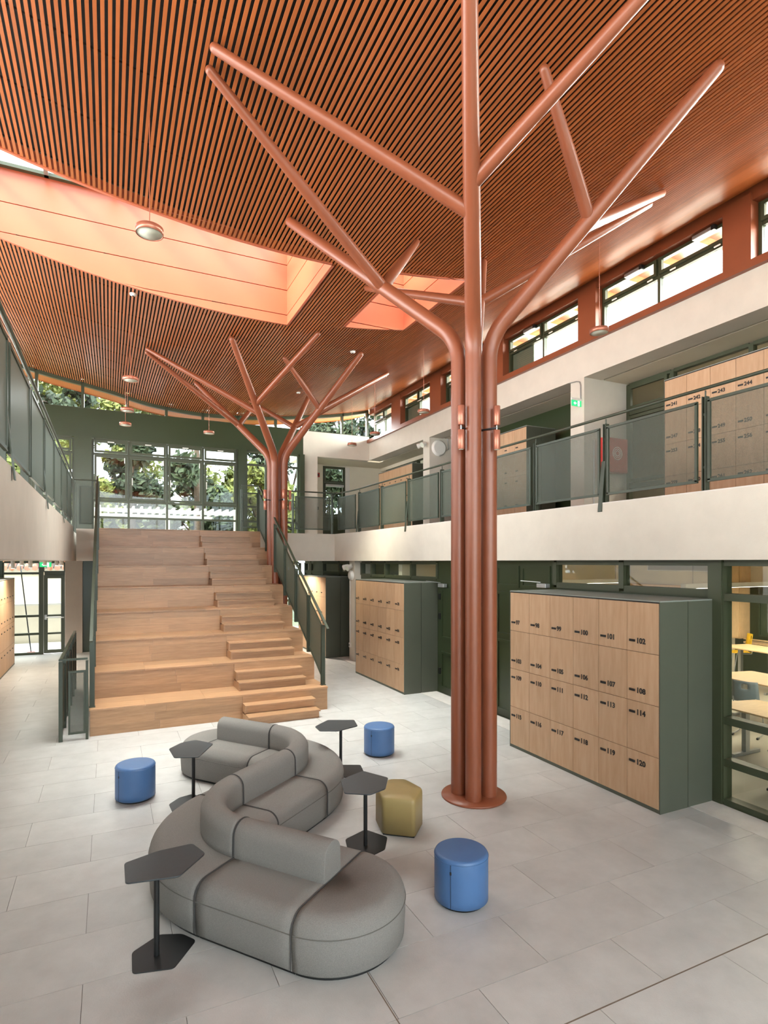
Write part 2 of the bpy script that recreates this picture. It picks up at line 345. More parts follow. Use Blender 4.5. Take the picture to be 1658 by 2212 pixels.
# wells: banded panels with recessed joints
def well(name, x0, x1, y0, y1, tops, bands, xl=None):
    r = struct(name, (x0, y0, 8))
    TZ = tops
    def wall(ax, c, a0, a1, sgn):
        n = max(1, int((a1-a0)/2.2)) ; first = True
        zl = [None]+[b for b in bands]+[TZ]
        for bi in range(len(zl)-1):
            vs = []; K = 12
            for k in range(K+1):
                a = lerp(a0, a1, k/K); X, Y = (a, c) if ax == 'x' else (c, a)
                zb = ceil_z(X, Y)-.015 if bi == 0 else zl[bi]+.008
                zt = max(zl[bi+1]-.008, zb+.002) if bi+1 < len(zl)-1 else TZ
                if bi > 0: zb = max(zb, ceil_z(X, Y)-.015); zt = max(zt, zb)
                vs.append((X, Y, zb, zt))
            m = MB(); T = .05*sgn
            for k in range(K):
                p, q = vs[k], vs[k+1]
                if p[3]-p[2] < .01 and q[3]-q[2] < .01: continue
                if ax == 'x':
                    m.add([(p[0], c, p[2]), (q[0], c, q[2]), (q[0], c, q[3]), (p[0], c, p[3]), (p[0], c+T, p[2]), (q[0], c+T, q[2]), (q[0], c+T, q[3]), (p[0], c+T, p[3])],
                          [(0,1,2,3),(4,7,6,5),(0,4,5,1),(3,2,6,7)])
                else:
                    m.add([(c, p[1], p[2]), (c, q[1], q[2]), (c, q[1], q[3]), (c, p[1], p[3]), (c+T, p[1], p[2]), (c+T, q[1], q[2]), (c+T, q[1], q[3]), (c+T, p[1], p[3])],
                          [(0,1,2,3),(4,7,6,5),(0,4,5,1),(3,2,6,7)])
            if m.v: m.build('well_panel', WELL, r)
    wall('x', y1, x0, x1, 1); wall('x', y0, x0, x1, -1); wall('y', x1, y0, y1, 1); wall('y', x0, y0, y1, -1)
    m = B(x0-.2, x1+.2, y1+.055, y1+.2, 8.05, TZ); m.box(x0-.2, x1+.2, y0-.2, y0-.055, 8.05, TZ); m.box(x1+.055, x1+.2, y0-.1, y1+.1, 8.05, TZ); m.box(x0-.2, x0-.055, y0-.1, y1+.1, 8.05, TZ)
    m.v = [(a, b, max(c, ceil_z(a, b)+.02) if c < 8.2 else c) for a, b, c in m.v]
    m.build('well_backing', TERRA, r)
    n = max(1, round((x1-x0)/1.09)); f = MB()
    for i in range(n+1):
        xx = lerp(x0, x1, i/n); B0 = MB().box(xx-.035, xx+.035, y0, y1, TZ, TZ+.12); B0.build('glazing_bar', LTOP, r)
    f.box(x0-.1, x1+.1, y1-.09, y1+.1, TZ, TZ+.06); f.box(x0-.1, x1+.1, y0-.1, y0+.06, TZ, TZ+.06); f.box(x0-.1, x0+.03, y0, y1, TZ, TZ+.06); f.box(x1-.03, x1+.1, y0, y1, TZ, TZ+.06)
    f.build('skylight_frame', GREEN, r)
    for i in range(n):
        a, b = lerp(x0, x1, i/n)+.036, lerp(x0, x1, (i+1)/n)-.036
        B(a, b, y0+.07, y1-.1, TZ+.07, TZ+.08).build('pane', GLASS, r)
well('window_skylight_1', *W1, 9.83, [8.19, 8.71, 9.24])
well('window_skylight_2', *W2, 9.83, [8.19, 8.71, 9.24])
well('window_skylight_added', *W3, 9.83, [8.19, 8.71, 9.24])  # unseen skylight, added to bring in more light from above

# ------------------------------------------------------------------ window helpers
WN = [0]
def window(pl, c, us, vs, fr=.05, dep=.10, m=GREEN, skip=(), topf=None, name=None, solid=None, glass=GLASS, side=1):
    """grid of panes on plane pl ('x' or 'y') at c; us, vs cell edges"""
    WN[0] += 1; r = struct(name or 'window_%d' % WN[0], (c, us[0], vs[0]) if pl == 'x' else (us[0], c, vs[0]))
    def bx(u0, u1, v0, v1, d0, d1): return (B(c+d0, c+d1, u0, u1, v0, v1) if pl == 'x' else B(u0, u1, c+d0, c+d1, v0, v1))
    for i in range(len(us)):
        bx(us[i]-fr/2, us[i]+fr/2, vs[0], vs[-1], 0, dep).build('mullion', m, r)
    for j in range(len(vs)):
        for i in range(len(us)-1):
            bx(us[i]+fr/2, us[i+1]-fr/2, vs[j]-fr/2, vs[j]+fr/2, .008, dep-.005).build('transom', m, r)
    for i in range(len(us)-1):
        for j in range(len(vs)-1):
            if (i, j) in skip: continue
            if solid and (i, j) in solid:
                bx(us[i]+fr/2, us[i+1]-fr/2, vs[j]+fr/2, vs[j+1]-fr/2, dep*.4, dep*.6).build('solid_panel', GREENP, r); continue
            bx(us[i]+fr/2, us[i+1]-fr/2, vs[j]+fr/2, vs[j+1]-fr/2, dep*.45, dep*.45+.012).build('pane', glass, r)
    return r
def sash(r, pl, c, u0, u1, v0, v1, w=.055, d0=-.03, d1=.03, m=GREEN, name='sash'):
    s = MB()
    for a in ((u0, u1, v0, v0+w), (u0, u1, v1-w, v1), (u0, u0+w, v0+w, v1-w), (u1-w, u1, v0+w, v1-w)):
        if pl == 'x': s.box(c+d0, c+d1, a[0], a[1], a[2], a[3])
        else: s.box(a[0], a[1], c+d0, c+d1, a[2], a[3])
    return s.build(name, m, r)

# ------------------------------------------------------------------ back wall, upper level (Y = 21.7)
H0, H1 = 7.15, 8.10
m = B(-9, 6.82, BY, BY+.3, H0, H1); S(m.build('wall_back_band', GREENP))
S(B(6.82, 9.62, BY, BY+.35, 7.13, 8.10).build('wall_back_white', WHITE))
zt, z1, z2, z3 = H0-.03, 6.63, 5.05, 4.50
Rb = window('y', BY, [-.50, .60, 1.84, 3.06, 4.27], [UZ, z3, z2, z1, zt], .07, .12)
for i, (a, b) in enumerate([(-.50, .60), (.60, 1.84), (1.84, 3.06), (3.06, 4.27)]):
    sash(Rb, 'y', BY, a+.045, b-.045, z1+.045, zt-.045, .07, -.035, .02); sash(Rb, 'y', BY, a+.045, b-.045, z2+.045, z1-.045, .07, -.035, .02)
    xm = (a+b)/2
    B(xm-.1, xm+.1, BY-.06, BY-.035, zt-.10, zt-.07).build('latch', WPLA, Rb); B(b-.14, b-.115, BY-.06, BY-.035, z1-.28, z1-.1).build('latch', WPLA, Rb)
    B(a+.10, a+.125, BY-.07, BY-.035, 5.62, 5.86).build('handle', WPLA, Rb)
Rb = window('y', BY, [4.62, 5.36, 6.08, 6.62], [UZ, z3, z2, z1, zt], .07, .12)
Rb = window('y', BY, [-3.6, -2.3, -1.08], [UZ, z3, z2, z1, zt], .07, .12)
for a, b in ((-2.3, -1.08),): sash(Rb, 'y', BY, a+.045, b-.045, z1+.045, zt-.045, .07, -.035, .02); sash(Rb, 'y', BY, a+.045, b-.045, z2+.045, z1-.045, .07, -.035, .02)
for i, (a, b) in enumerate([(-1.05, -.53), (4.30, 4.59), (6.65, 6.84)]):
    S(B(a, b, BY-.12, BY+.18, UZ, H0).build('trim_%d' % (3+i), GREENP))
S(B(-9, -3.6, BY, BY+.2, UZ, H0).build('wall_back_left', GREENP))
# clerestory over the band, following the ceiling
mull = [-3.4, -2.13, -.80, .56, 1.82, 3.06, 4.30, 5.74, 7.1, 8.46, 9.56]
r = struct('window_back_clerestory', (-3.4, BY, H1))
for xm in mull:
    w = .14 if xm == 4.30 else .045
    B(xm-w, xm+w, BY+.02, BY+.14, H1, ceil_z(xm, BY)+.1).build('mullion', GREEN, r)
for i in range(len(mull)-1):
    a, b = mull[i]+.045, mull[i+1]-.045; m = MB(); g = MB(); K = 4; lo = MB()
    for k in range(K):
        p, q = lerp(a, b, k/K), lerp(a, b, (k+1)/K); zp, zq = ceil_z(p, BY), ceil_z(q, BY)
        m.add([(p, BY-.02, zp-.10), (q, BY-.02, zq-.10), (q, BY-.02, zq+.3), (p, BY-.02, zp+.3), (p, BY+.12, zp-.10), (q, BY+.12, zq-.10), (q, BY+.12, zq+.3), (p, BY+.12, zp+.3)],
              [(0,1,2,3),(4,7,6,5),(0,4,5,1),(3,2,6,7)])
        g.add([(p, BY+.08, H1+.03), (q, BY+.08, H1+.03), (q, BY+.08, zq-.10), (p, BY+.08, zp-.10)], [(0, 1, 2, 3)])
    m.build('head_frame', GREEN, r); g.build('pane', GLASS, r)
    B(a, b, BY+.02, BY+.14, H1, H1+.03).build('sill_frame', GREEN, r)
# recess to the right of the back wall: pier, door window, cream wall
S(B(6.84, 7.40, BY, BY+.4, UZ, 7.13).build('wall_back_pier', WHITE))
S(B(7.3, 8.22, 23.4, 23.6, UZ, 7.3).build('wall_recess_left', CREAM))
S(B(9.44, 11.2, 23.4, 23.6, UZ, 7.3).build('wall_recess_right', CREAM))
S(B(8.22, 9.44, 23.4, 23.6, 7.08, 7.3).build('wall_recess_top', CREAM))
S(B(9.24, 9.44, 23.38, 23.6, UZ, 7.08).build('trim_6', STRIP))
S(B(7.3, 7.4, BY+.4, 23.4, UZ, 7.3).build('wall_recess_side', CREAM))
S(B(6.84, 11.2, BY+.3, 23.6, 7.14, 7.4).build('ceiling_recess', CREAM))
S(B(6.38, 11.2, BY, 23.6, FZ, UZ).build('floor_recess', CLEAN))
Rb = window('y', 23.42, [8.24, 9.22], [UZ, 4.9, 6.35, 7.08], .07, .1, solid=((0, 0),), name='door_1')
sash(Rb, 'y', 23.42, 8.28, 9.18, 4.94, 6.31, .07); sash(Rb, 'y', 23.42, 8.28, 9.18, 6.39, 7.04, .07)
B(8.32, 9.14, 23.3, 23.36, 6.2, 6.3).build('push_bar', STEEL, Rb)

# ------------------------------------------------------------------ right side, upper level: beam, columns, glazing, clerestory
BX = 9.62
bm = MB(); bm.box(BX, BX+.52, -7, BY, 7.14, 7.84)
S(bm.build('wall_right_beam', WHITE))
S(B(BX+.52, 12, -7, BY+.3, 7.42, 7.84).build('ceiling_gallery_right', CREAM))
S(B(BX+.52, BX+.60, -7, BY, 7.22, 7.42).build('trim_7', BLACK))
S(B(BX+.60, 11.0, -7, BY+1.6, 7.145, 7.42).build('ceiling_gallery_soffit', CREAM))
for i, (a, b) in enumerate([(2.9, 3.32), (9.81, 10.23), (16.75, 17.18)]):
    S(B(BX+.002, 10.95, a, b, UZ, 7.36).build('wall_column_upper_%d' % (i+1), WHITE))
S(B(11.05, 11.2, 12.9, BY+1.6, 5.9, 7.36).build('wall_upper_far_top', CREAM))
GX = 10.93
Ru = window('x', GX, [-3, -.2, 1.6, 2.9], [UZ, 4.75, 6.45, 7.12], .09, .12)
Ru = window('x', GX, [3.35, 5.2, 6.9, 8.6, 9.78], [UZ, 4.75, 6.45, 7.12], .09, .12)
sash(Ru, 'x', GX, 8.68, 9.72, 6.52, 7.06, .07, -.05, .02); sash(Ru, 'x', GX, 8.68, 9.72, 4.83, 6.37, .07, -.05, .02)
S(B(GX, GX+.15, 10.23, 16.75, UZ, 7.36).build('wall_upper_green', GREENP))
# panelled door in that wall
d = struct('door_2', (GX, 12.2, UZ)); sash(d, 'x', GX, 12.3, 13.3, UZ+.1, 6.3, .09, -.03, .01, name='door_frame'); B(GX-.012, GX, 12.39, 13.21, UZ+.2, 6.2).build('door_leaf', GREENP, d)
B(GX-.07, GX-.03, 12.7, 13.1, 6.15, 6.22).build('door_closer', STEEL, d); B(GX-.08, GX-.01, 12.43, 12.47, 4.95, 5.1).build('door_handle', STEEL, d)
Ru = window('x', GX, [17.2, 18.6, 20.0, 21.4, 22.8], [UZ, 6.1, 7.0], .09, .12, solid=((0, 0), (1, 0), (2, 0), (3, 0)))
S(B(GX, 11.08, 17.2, 23.4, 7.0, 7.36).build('wall_upper_far', CREAM))
# rooms behind
S(B(14.8, 15.0, -7, 24, UZ, 7.42).build('wall_upper_room', CREAM)); S(B(11.0, 15, -7, 24, 7.42, 7.6).build('ceiling_upper_room', CREAM))
S(B(11.0, 15, -7, 24, FZ+.3, UZ).build('floor_upper_room', CLEAN)); S(B(11.2, 14.8, 3, 3.2, UZ, 7.42).build('wall_upper_partition', LWOOD))
# clerestory
CX = 9.80
S(B(BX-.10, CX+.2, -7, BY, 7.84, 7.97).build('trim_8', TERRA))
S(B(BX+.02, CX+.2, -7, BY, 9.00, 9.35).build('trim_9', TERRA))
posts = [(-.6, -.1), (2.75, 3.22), (6.06, 6.55), (9.45, 9.98), (12.75, 13.2), (16.0, 16.7), (18.85, 19.6)]
for i, (a, b) in enumerate(posts):
    S(B(BX-.02, CX+.15, a, b, 7.97, 9.12).build('trim_%d' % (20+i), TERRA))
for i in range(len(posts)):
    a = posts[i][1]; b = posts[i+1][0] if i+1 < len(posts) else 21.6; mid = (a+b)/2
    Rc = window('x', CX, [a+.03, mid, b-.03], [8.0, 8.62, 9.0] if i != 4 else [8.0, 8.62, 9.0], .06, .1)
    for u0, u1 in ((a+.03, mid), (mid, b-.03)):
        sash(Rc, 'x', CX, u0+.03, u1-.03, 8.65, 8.97, .06, -.04, .02)
        um = (u0+u1)/2; B(CX-.06, CX-.04, um-.6, um-.48, 8.60, 8.62).build('latch', WPLA, Rc); B(CX-.06, CX-.04, um+.3, um+.42, 8.60, 8.62).build('latch', WPLA, Rc)
    if i in (3, 4, 5):     # lowered blind in the far half of the bay
        B(CX+.10, CX+.12, b-.9 if i != 4 else mid, b-.05, 8.03, 8.60).build('solid_panel', SHADE, Rc)
acts = []
for i, y in enumerate([4.0, 7.0, 8.55, 11.8, 15.0]):
    t = thing('window_opener', ['white chain window opener at the head of the clerestory nearest the right edge', 'white chain window opener above the bright clerestory right of the near red post',
         'white chain window opener above the clerestory pane over the hanging lamp', 'white chain window opener beside the tree trunk at the clerestory head', 'small window opener at the far clerestory beyond the trunk'][i], 'window opener', (CX-.1, y, 8.93), 'window openers along the clerestory')
    B(CX-.13, CX-.06, y-.19, y+.19, 8.90, 8.97).build('housing', STEEL, t, .008); B(CX-.14, CX-.05, y-.25, y-.19, 8.89, 8.98).build('end_cap', DARK, t)
# eaves outside (orange ribbed overhang)
ev = struct('roof_eave_right', (10.3, -7, 9.3)); B(9.95, 11.15, -7, 23, 9.42, 9.5).build('eave_board', TERRA, ev)
y = -6
while y < 22: B(9.95, 11.15, y, y+.14, 9.26, 9.42).build('eave_rib', SLAT, ev); y += .85
ev = struct('roof_eave_back', (0, 22, 9)); K = 22
m = MB(); m2 = MB()
for k in range(K):
    p, q = lerp(-5, 9.8, k/K), lerp(-5, 9.8, (k+1)/K); zp, zq = ceil_z(p, BY)-.02, ceil_z(q, BY)-.02
    m.quad((p, BY+.15, zp), (p, BY+.9, zp-.06), (q, BY+.9, zq-.06), (q, BY+.15, zq)); m.quad((p, BY+.15, zp+.14), (q, BY+.15, zq+.14), (q, BY+.9, zq+.1), (p, BY+.9, zp+.1))
    m2.quad((p, BY+.9, zp-.09), (p, BY+.9, zp+.1), (q, BY+.9, zq+.1), (q, BY+.9, zq-.09))
m.build('eave_board', SLAT, ev); m2.build('eave_edge', SLAT, ev)

# ------------------------------------------------------------------ lower level walls
LX = 6.84
# near classroom front: from the column out to the near right
y_posts = [-1.5, 1.6, 4.70]
Rl = window('x', LX, [1.2, 4.70], [.03, .52, 1.04, 2.56, 2.99], .09, .16)
Rl = window('x', LX, [-2.4, 1.2], [.03, .52, 1.04, 2.56, 2.99], .09, .16)
Rl = window('x', LX, [4.80, 6.24, 7.66], [2.60, 2.99], .09, .14)
S(B(LX-.02, LX+.155, 4.67, 4.85, 0, FZ).build('trim_30', GREEN))
S(B(LX+.03, LX+.12, 4.85, 7.70, 0, 2.56).build('wall_right_green', GREENP))
# panelled green door leaves between the near lockers and the trunk
d = struct('door_3', (LX, 7.7, 0)); B(LX+.03, LX+.12, 7.70, 11.55, 0, FZ).build('door_surround', GREENP, d)
for a, b in ((7.78, 8.55), (8.62, 9.30)):
    for z0, z1_ in ((.12, 1.5), (1.58, 2.42), (2.52, 2.92)): sash(d, 'x', LX+.03, a, b, z0, z1_, .05, -.022, .0, m=GREENP, name='panel_moulding')
for a, b in ((10.75, 11.4),):
    for z0, z1_ in ((.12, .95), (1.25, 2.4)): sash(d, 'x', LX+.03, a, b, z0, z1_, .05, -.022, .0, m=GREENP, name='panel_moulding')
for z in (.5, 1.75, 2.2): B(LX-.03, LX+.03, 11.40, 11.46, z-.07, z+.07).build('hinge', DARK, d)
S(B(LX+.03, LX+.12, 11.55, 14.6, 0, 2.60).build('wall_right_green_far', GREENP))
Rl = window('x', LX, [11.58, 12.86, 14.38, 15.3, 16.05], [2.60, 2.97], .08, .14)
S(B(LX+.03, LX+.12, 14.6, 16.1, 0, 2.60).build('wall_right_green_end', GREENP))
for i, (a, b) in enumerate([(2.2, 2.62), (9.5, 9.92), (16.1, 16.52)]):
    S(B(6.66, 7.3, a, b, 0, FZ).build('wall_column_lower_%d' % (i+1), WHITE)) if i != 0 else None
Rl = window('x', LX, [16.55, 17.9, 19.5, 20.85, 21.6], [.05, 2.62, 2.97], .10, .12, solid=((0, 0), (1, 0), (2, 0), (3, 0), (2, 1)))
# lower back wall: door at the left, green wall, windows to the right behind the stairs
S(B(-.5, 6.05, BY, BY+.2, 0, FZ).build('wall_back_lower', GREENP)); Rl = window('y', BY, [6.05, 6.70], [.05, 1.5, 2.95], .08, .12)
S(B(-1.30, -.80, BY-.25, BY+.2, 0, FZ).build('wall_back_pillar', mat('taupe_plaster', (0.40, 0.345, 0.30), .85, noise=.06, nscale=3, bump=.2, bscale=120)))
Rd = window('y', BY, [-3.05, -2.02], [.03, .66, 1.24, 2.62, 2.98], .07, .12)
B(-2.06, -1.93, BY-.02, BY+.14, 0, 2.99).build('mullion', GREEN, Rd)
d = window('y', BY, [-1.94, -1.32], [2.66, 2.98], .07, .12, name='door_4')
sash(d, 'y', BY, -1.92, -1.32, .02, 2.56, .11, -.03, .05, name='door_frame'); B(-1.9, -1.32, BY, BY+.1, 2.56, 2.66).build('door_head', GREEN, d)
for z in (.66, 1.24): B(-1.81, -1.40, BY-.02, BY+.04, z-.03, z+.03).build('transom', GREEN, d)
B(-1.81, -1.40, BY, BY+.01, .1, 2.46).build('pane', GLASS, d); MB().tube([(-1.86, BY-.09, 1.19), (-1.34, BY-.09, 1.17)], .018, 8).build('push_bar', WPLA, d)
B(-1.89, -1.83, BY-.1, BY-.03, 1.12, 1.27).build('door_handle', STEEL, d)
S(B(-.80, -.50, BY, BY+.2, 0, FZ).build('door_5', GREENP))
S(B(-4.4, -3.05, BY-.05, BY+.2, 0, FZ).build('wall_back_green_left', GREENP))
Rd = window('y', BY, [-8.9, -7.8, -6.7, -5.6, -4.4], [.03, 1.24, 2.62, 2.98], .07, .12)
# outer walls left, behind
lw = S(B(-9.2, -9, -7, 24, 0, 10).build('wall_left', WHITE))
S(B(-9, 11, -7.3, -7, 0, .5).build('wall_south_base', WHITE)); S(B(-9, 11, -7.3, -7, 9.0, 10.3).build('wall_south_top', GREENP))
Rs = window('y', -7.2, [-9, -6.5, -4, -1.5, 1, 3.5, 6, 8.5, 11], [.5, 3.0, 3.9, 6.5, 9.0], .12, .15, name='window_south')  # unseen end of the hall, glazed to let fill light in
# classroom interior
S(B(7.0, 15.4, -7.2, -7, -.3, FZ).build('wall_classroom_south', CREAM)); S(B(11.0, 15, -7.2, -7, FZ, 7.6).build('wall_upper_south', CREAM)); S(B(11.2, 15, 23.8, 24, UZ, 7.6).build('wall_upper_north', CREAM)); S(B(15.2, 15.4, 14, 22, 0, FZ).build('wall_far_room_side', CREAM)) if False else None
S(B(6.9, 15.4, -7, 22, -.3, -.004).build('floor_classroom', CLEAN)); S(B(15.2, 15.4, -7, 14, 0, FZ).build('wall_classroom_back', CREAM))
S(B(6.98, 15.2, 13.6, 13.8, 0, FZ).build('wall_classroom_side', CREAM)); S(B(11.0, 15.4, -7, 22, FZ, FZ+.2).build('ceiling_classroom', CREAM))
S(B(15.17, 15.2, -2, 10.0, 0, 2.35).build('wall_classroom_green', GREENP))
S(B(6.98, 12.2, 21.5, 21.7, 0, FZ).build('wall_far_room_end', CREAM))
S(B(12.2, 12.4, 13.8, 21.7, 0, 2.05).build('wall_far_room_base', LWOOD)); S(B(12.2, 12.4, 13.8, 21.7, 2.72, FZ).build('wall_far_room_top', CREAM))
Rf = window('x', 12.25, [13.9, 15.3, 16.7, 18.1, 19.5, 21.0], [2.05, 2.72], .12, .1)

# ------------------------------------------------------------------ tiered oak stair
st = thing('tiered_stair', 'wide oak tiered seating stair with narrower steps on its right, rising to the upper floor', 'stairs', (1.9, 11.12, 0))
ZS = [.462]; 
for k in range(1, 8): ZS.append(lerp(.462, UZ+.02, k/7))
RUN = .825; X0, X1 = -.30, 4.0; SX0, SX1 = 2.29, 3.66
def planks(x0, x1, n, rs):
    e = [x0]+sorted(x0+(x1-x0)*(i+rs.uniform(-.25, .25))/n for i in range(1, n))+[x1]; return list(zip(e[:-1], e[1:]))
rs = random.Random(4)
for k in range(8):
    zt_, zb_ = ZS[k], (ZS[k-1] if k else 0); yf = 11.12+RUN*k; yb = yf+RUN if k < 7 else yf+.15
    zr = [zb_, lerp(zb_, zt_-.032, .36), lerp(zb_, zt_-.032, .70), zt_-.032]
    for ra, rb in zip(zr[:-1], zr[1:]):
        for a, b in planks(X0, SX0, 2, rs): B(a+.001, b-.001, yf, yf+.03, ra, rb-.001).build('riser_board', OAK, st)
        B(SX0+.0015, SX1-.0015, yf-.012, yf+.03, ra, rb-.001).build('riser_board', OAK, st)
        B(SX1+.0015, X1, yf, yf+.03, ra, rb-.001).build('riser_board', OAK, st)
    for a, b in planks(X0-.01, X1+.01, 4, rs):
        h = (yb-yf)/2
        B(a+.001, b-.001, yf-.014, yf+h-.001, zt_-.032, zt_).build('tread_board', OAK, st, .003)
        B(a+.001, b-.001, yf+h+.001, yb, zt_-.032, zt_).build('tread_board', OAK, st, .003)
    r3 = (zt_-zb_)/3
    for s_ in (1, 2):
        ys_ = yf-.275*(3-s_) if k == 0 else yf-.26*(3-s_); zz = zb_+r3*s_
        B(SX0+.03, SX1-.012, ys_+.035, yf-.012, zz-r3, zz-.03).build('step_riser', OAK, st)
        B(SX0, SX1+.008, ys_, (yf-.012) if s_ == 2 else ys_+.29, zz-.03, zz).build('step_tread', OAK, st, .003)
        B(SX0, SX0+.03, ys_+.02, yf-.012, zz-r3, zz-.03).build('step_side', OAK, st)
    B(X0+.02, X1-.03, yf+.03, 17.03, zb_, zt_-.032).build('stair_core', OAK, st)
    B(X1-.03, X1, yf+.03, 17.03, zb_, zt_-.032).build('side_panel', OAK, st); B(X0, X0+.02, yf+.03, 17.03, zb_, zt_-.032).build('side_panel', OAK, st)

# ------------------------------------------------------------------ railings
def panel(parent, p, q, h, t=.03):
    """mesh panel standing over the bottom line p-q, height h (vertical)"""
    p, q = Vector(p), Vector(q); u = Vector((0, 0, h)); fr = MB()
    fr.bar(p, q, t, .035); fr.bar(p+u, q+u, t, .035); e = (q-p).normalized()*.017
    fr.bar(p+e, p+u+e, t, .035); fr.bar(q-e, q+u-e, t, .035); fr.build('panel_frame', RAILM, parent)
    n = (q-p).cross(u).normalized()*.003
    MB().add([p-n, q-n, q+u-n, p+u-n, p+n, q+n, q+u+n, p+u+n], [(0,1,2,3),(4,7,6,5),(0,4,5,1),(1,5,6,2),(2,6,7,3),(3,7,4,0)]).build('mesh_panel', MESHM, parent)
def post(parent, x, y, z0, z1, ax='y'):
    m = MB()
    for s_ in (-.02, .02):
        if ax == 'y': m.box(x-.04, x+.04, y+s_-.006, y+s_+.006, z0, z1)
        else: m.box(x+s_-.006, x+s_+.006, y-.04, y+.04, z0, z1)
    for z in (z0+.25*(z1-z0), z0+.8*(z1-z0)): m.box(x-.02, x+.02, y-.02, y+.02, z, z+.03)
    m.build('post', RAILM, parent)
    MB().tube([(x, y, z1-.02), (x, y, z1+.075)], .009, 6).build('bracket', RAILM, parent)
def long_rail(label, X, ysp, out, cap, zt=5.055):
    t = thing('railing', label, 'railing', (X, ysp[0], UZ), 'gallery railings')
    MB().tube([(X, ysp[0]-.3, zt+.09), (X, ysp[-1]+.0, zt+.09)]+cap, .022, 10).build('handrail', RAILM, t)
    for i, y in enumerate(ysp):
        post(t, X+.05*out, y, UZ, zt)
        if i % 2 == 1:
            MB().bar((X-.055*out, y+.02, 3.74), (X+.02*out, y+.02, 4.5), .012, .075).build('brace', RAILM, t)
    for a, b in zip(ysp[:-1], ysp[1:]): panel(t, (X-.0, a+.07, 4.0), (X, b-.07, 4.0), .985)
    return t
tR = long_rail('green mesh railing with round handrail along the right upper gallery', 6.66, [1.66, 3.23, 4.80, 6.40, 7.97, 9.54, 11.12, 12.69, 14.26, 15.83], 1, [(6.62, 16.5, 5.145), (6.45, 17.1, 5.145)])
tL = long_rail('green mesh railing seen steeply along the left upper gallery', -.83, [1.45, 3.03, 4.6, 6.17, 7.78, 9.35, 10.93, 12.55, 14.2, 15.85], -1, [(-.84, 16.9, 5.145)])
panel(tR, (6.62, 15.92, 4.0), (6.47, 16.98, 4.0), .985)
# railing across the back bridge, right of the stair
t = thing('railing', 'open green railing across the bridge between the stair and the right gallery', 'railing', (5.2, 17.12, UZ), 'gallery railings')
MB().tube([(4.2, 17.12, 5.145), (6.45, 17.12, 5.145)], .022, 10).build('handrail', RAILM, t)
for x in (4.25, 5.05, 6.32): post(t, x, 17.12, UZ, 5.055, 'x')
panel(t, (5.12, 17.12, 4.0), (6.25, 17.12, 4.0), .985)
for z in (4.0, 4.3, 4.7, 4.985): MB().bar((4.28, 17.12, z), (5.0, 17.12, z), .02, .03).build('rail_bar', RAILM, t)
t = thing('railing', 'short green railing with a narrow mesh panel left of the stair head', 'railing', (-.55, 17.12, UZ), 'gallery railings')
MB().tube([(-.84, 17.12, 5.145), (-.26, 17.12, 5.145)], .02, 10).build('handrail', RAILM, t)
for x in (-.80, -.30): post(t, x, 17.12, UZ, 5.055, 'x')
panel(t, (-.72, 17.12, 4.0), (-.38, 17.12, 4.0), .985)
# sloping railings beside the stair
def stair_rail(label, X, side):
    t = thing('stair_railing', label, 'railing', (X, 11.5, .46), 'stair railings')
    y0, y1 = 11.30, 16.95; zb0, zb1 = .60, 4.02; n = 6
    def zb(y): return lerp(zb0, zb1, (y-y0)/(y1-y0))
    E_ = [lerp(y0, y1, i/n) for i in range(n+1)]
    for i, y in enumerate(E_):
        zf = ZS[max(0, min(7, int((y-11.12)/RUN)))]
        m = B(X-.04, X+.04, y-.03, y-.018, zf-.02 if i == 0 else zb(y)-.16, zb(y)+1.09); m.box(X-.04, X+.04, y+.018, y+.03, zf-.02 if i == 0 else zb(y)-.16, zb(y)+1.09); m.build('post', RAILM, t)
        MB().tube([(X, y, zb(y)+1.07), (X, y, zb(y)+1.19)], .009, 6).build('bracket', RAILM, t)
    for a, b in zip(E_[:-1], E_[1:]): panel(t, (X, a+.05, zb(a)+.03), (X, b-.05, zb(b)-.03), 1.02)
    MB().bar((X+.01*side, y0-.28, zb(y0-.28)+1.205), (X+.01*side, y1, zb(y1)+1.205), .05, .028).build('handrail', RAILM, t)
    if side > 0:
        panel(t, (X-.48, y1+.03, 4.0), (X-.02, y1+.03, 4.0), 1.0); MB().bar((X-.5, y1+.03, zb(y1)+1.2), (X, y1+.03, zb(y1)+1.205), .05, .028).build('handrail', RAILM, t)
        post(t, X-.5, y1+.03, UZ, 5.1, 'x')
    MB().box(X-.05, X+.05, y0-.05, y0+.05, .46, .475).build('foot_plate', RAILM, t)
stair_rail('green sloping mesh railing on the right side of the oak stair', 4.02-.05, 1)
stair_rail('green sloping railing seen edge-on at the left side of the oak stair', -.27, -1)
# low guard at the left foot of the stair
t = thing('guard_rail', 'low green guard rail with mesh panels at the left foot of the stair', 'railing', (-.73, 11.0, 0))
MB().bar((-.76, 11.0, 1.36), (-.33, 11.0, 1.36), .05, .03).build('handrail', RAILM, t); MB().bar((-.73, 11.0, 1.36), (-.73, 15.4, 1.36), .05, .03).build('handrail', RAILM, t)
panel(t, (-.62, 11.0, .12), (-.36, 11.0, .12), 1.03)
B(-.76, -.70, 10.97, 11.03, 0, 1.33).build('post', RAILM, t); B(-.36, -.32, 10.97, 11.03, 0, 1.33).build('post', RAILM, t)
for y in (11.9, 12.8, 13.7, 14.6, 15.4):
    B(-.76, -.70, y-.02, y+.02, 0, 1.33).build('post', RAILM, t)
for a, b in ((11.05, 11.87), (11.93, 12.77), (12.83, 13.67), (13.73, 14.57), (14.63, 15.37)): panel(t, (-.73, a, .12), (-.73, b, .12), 1.03)

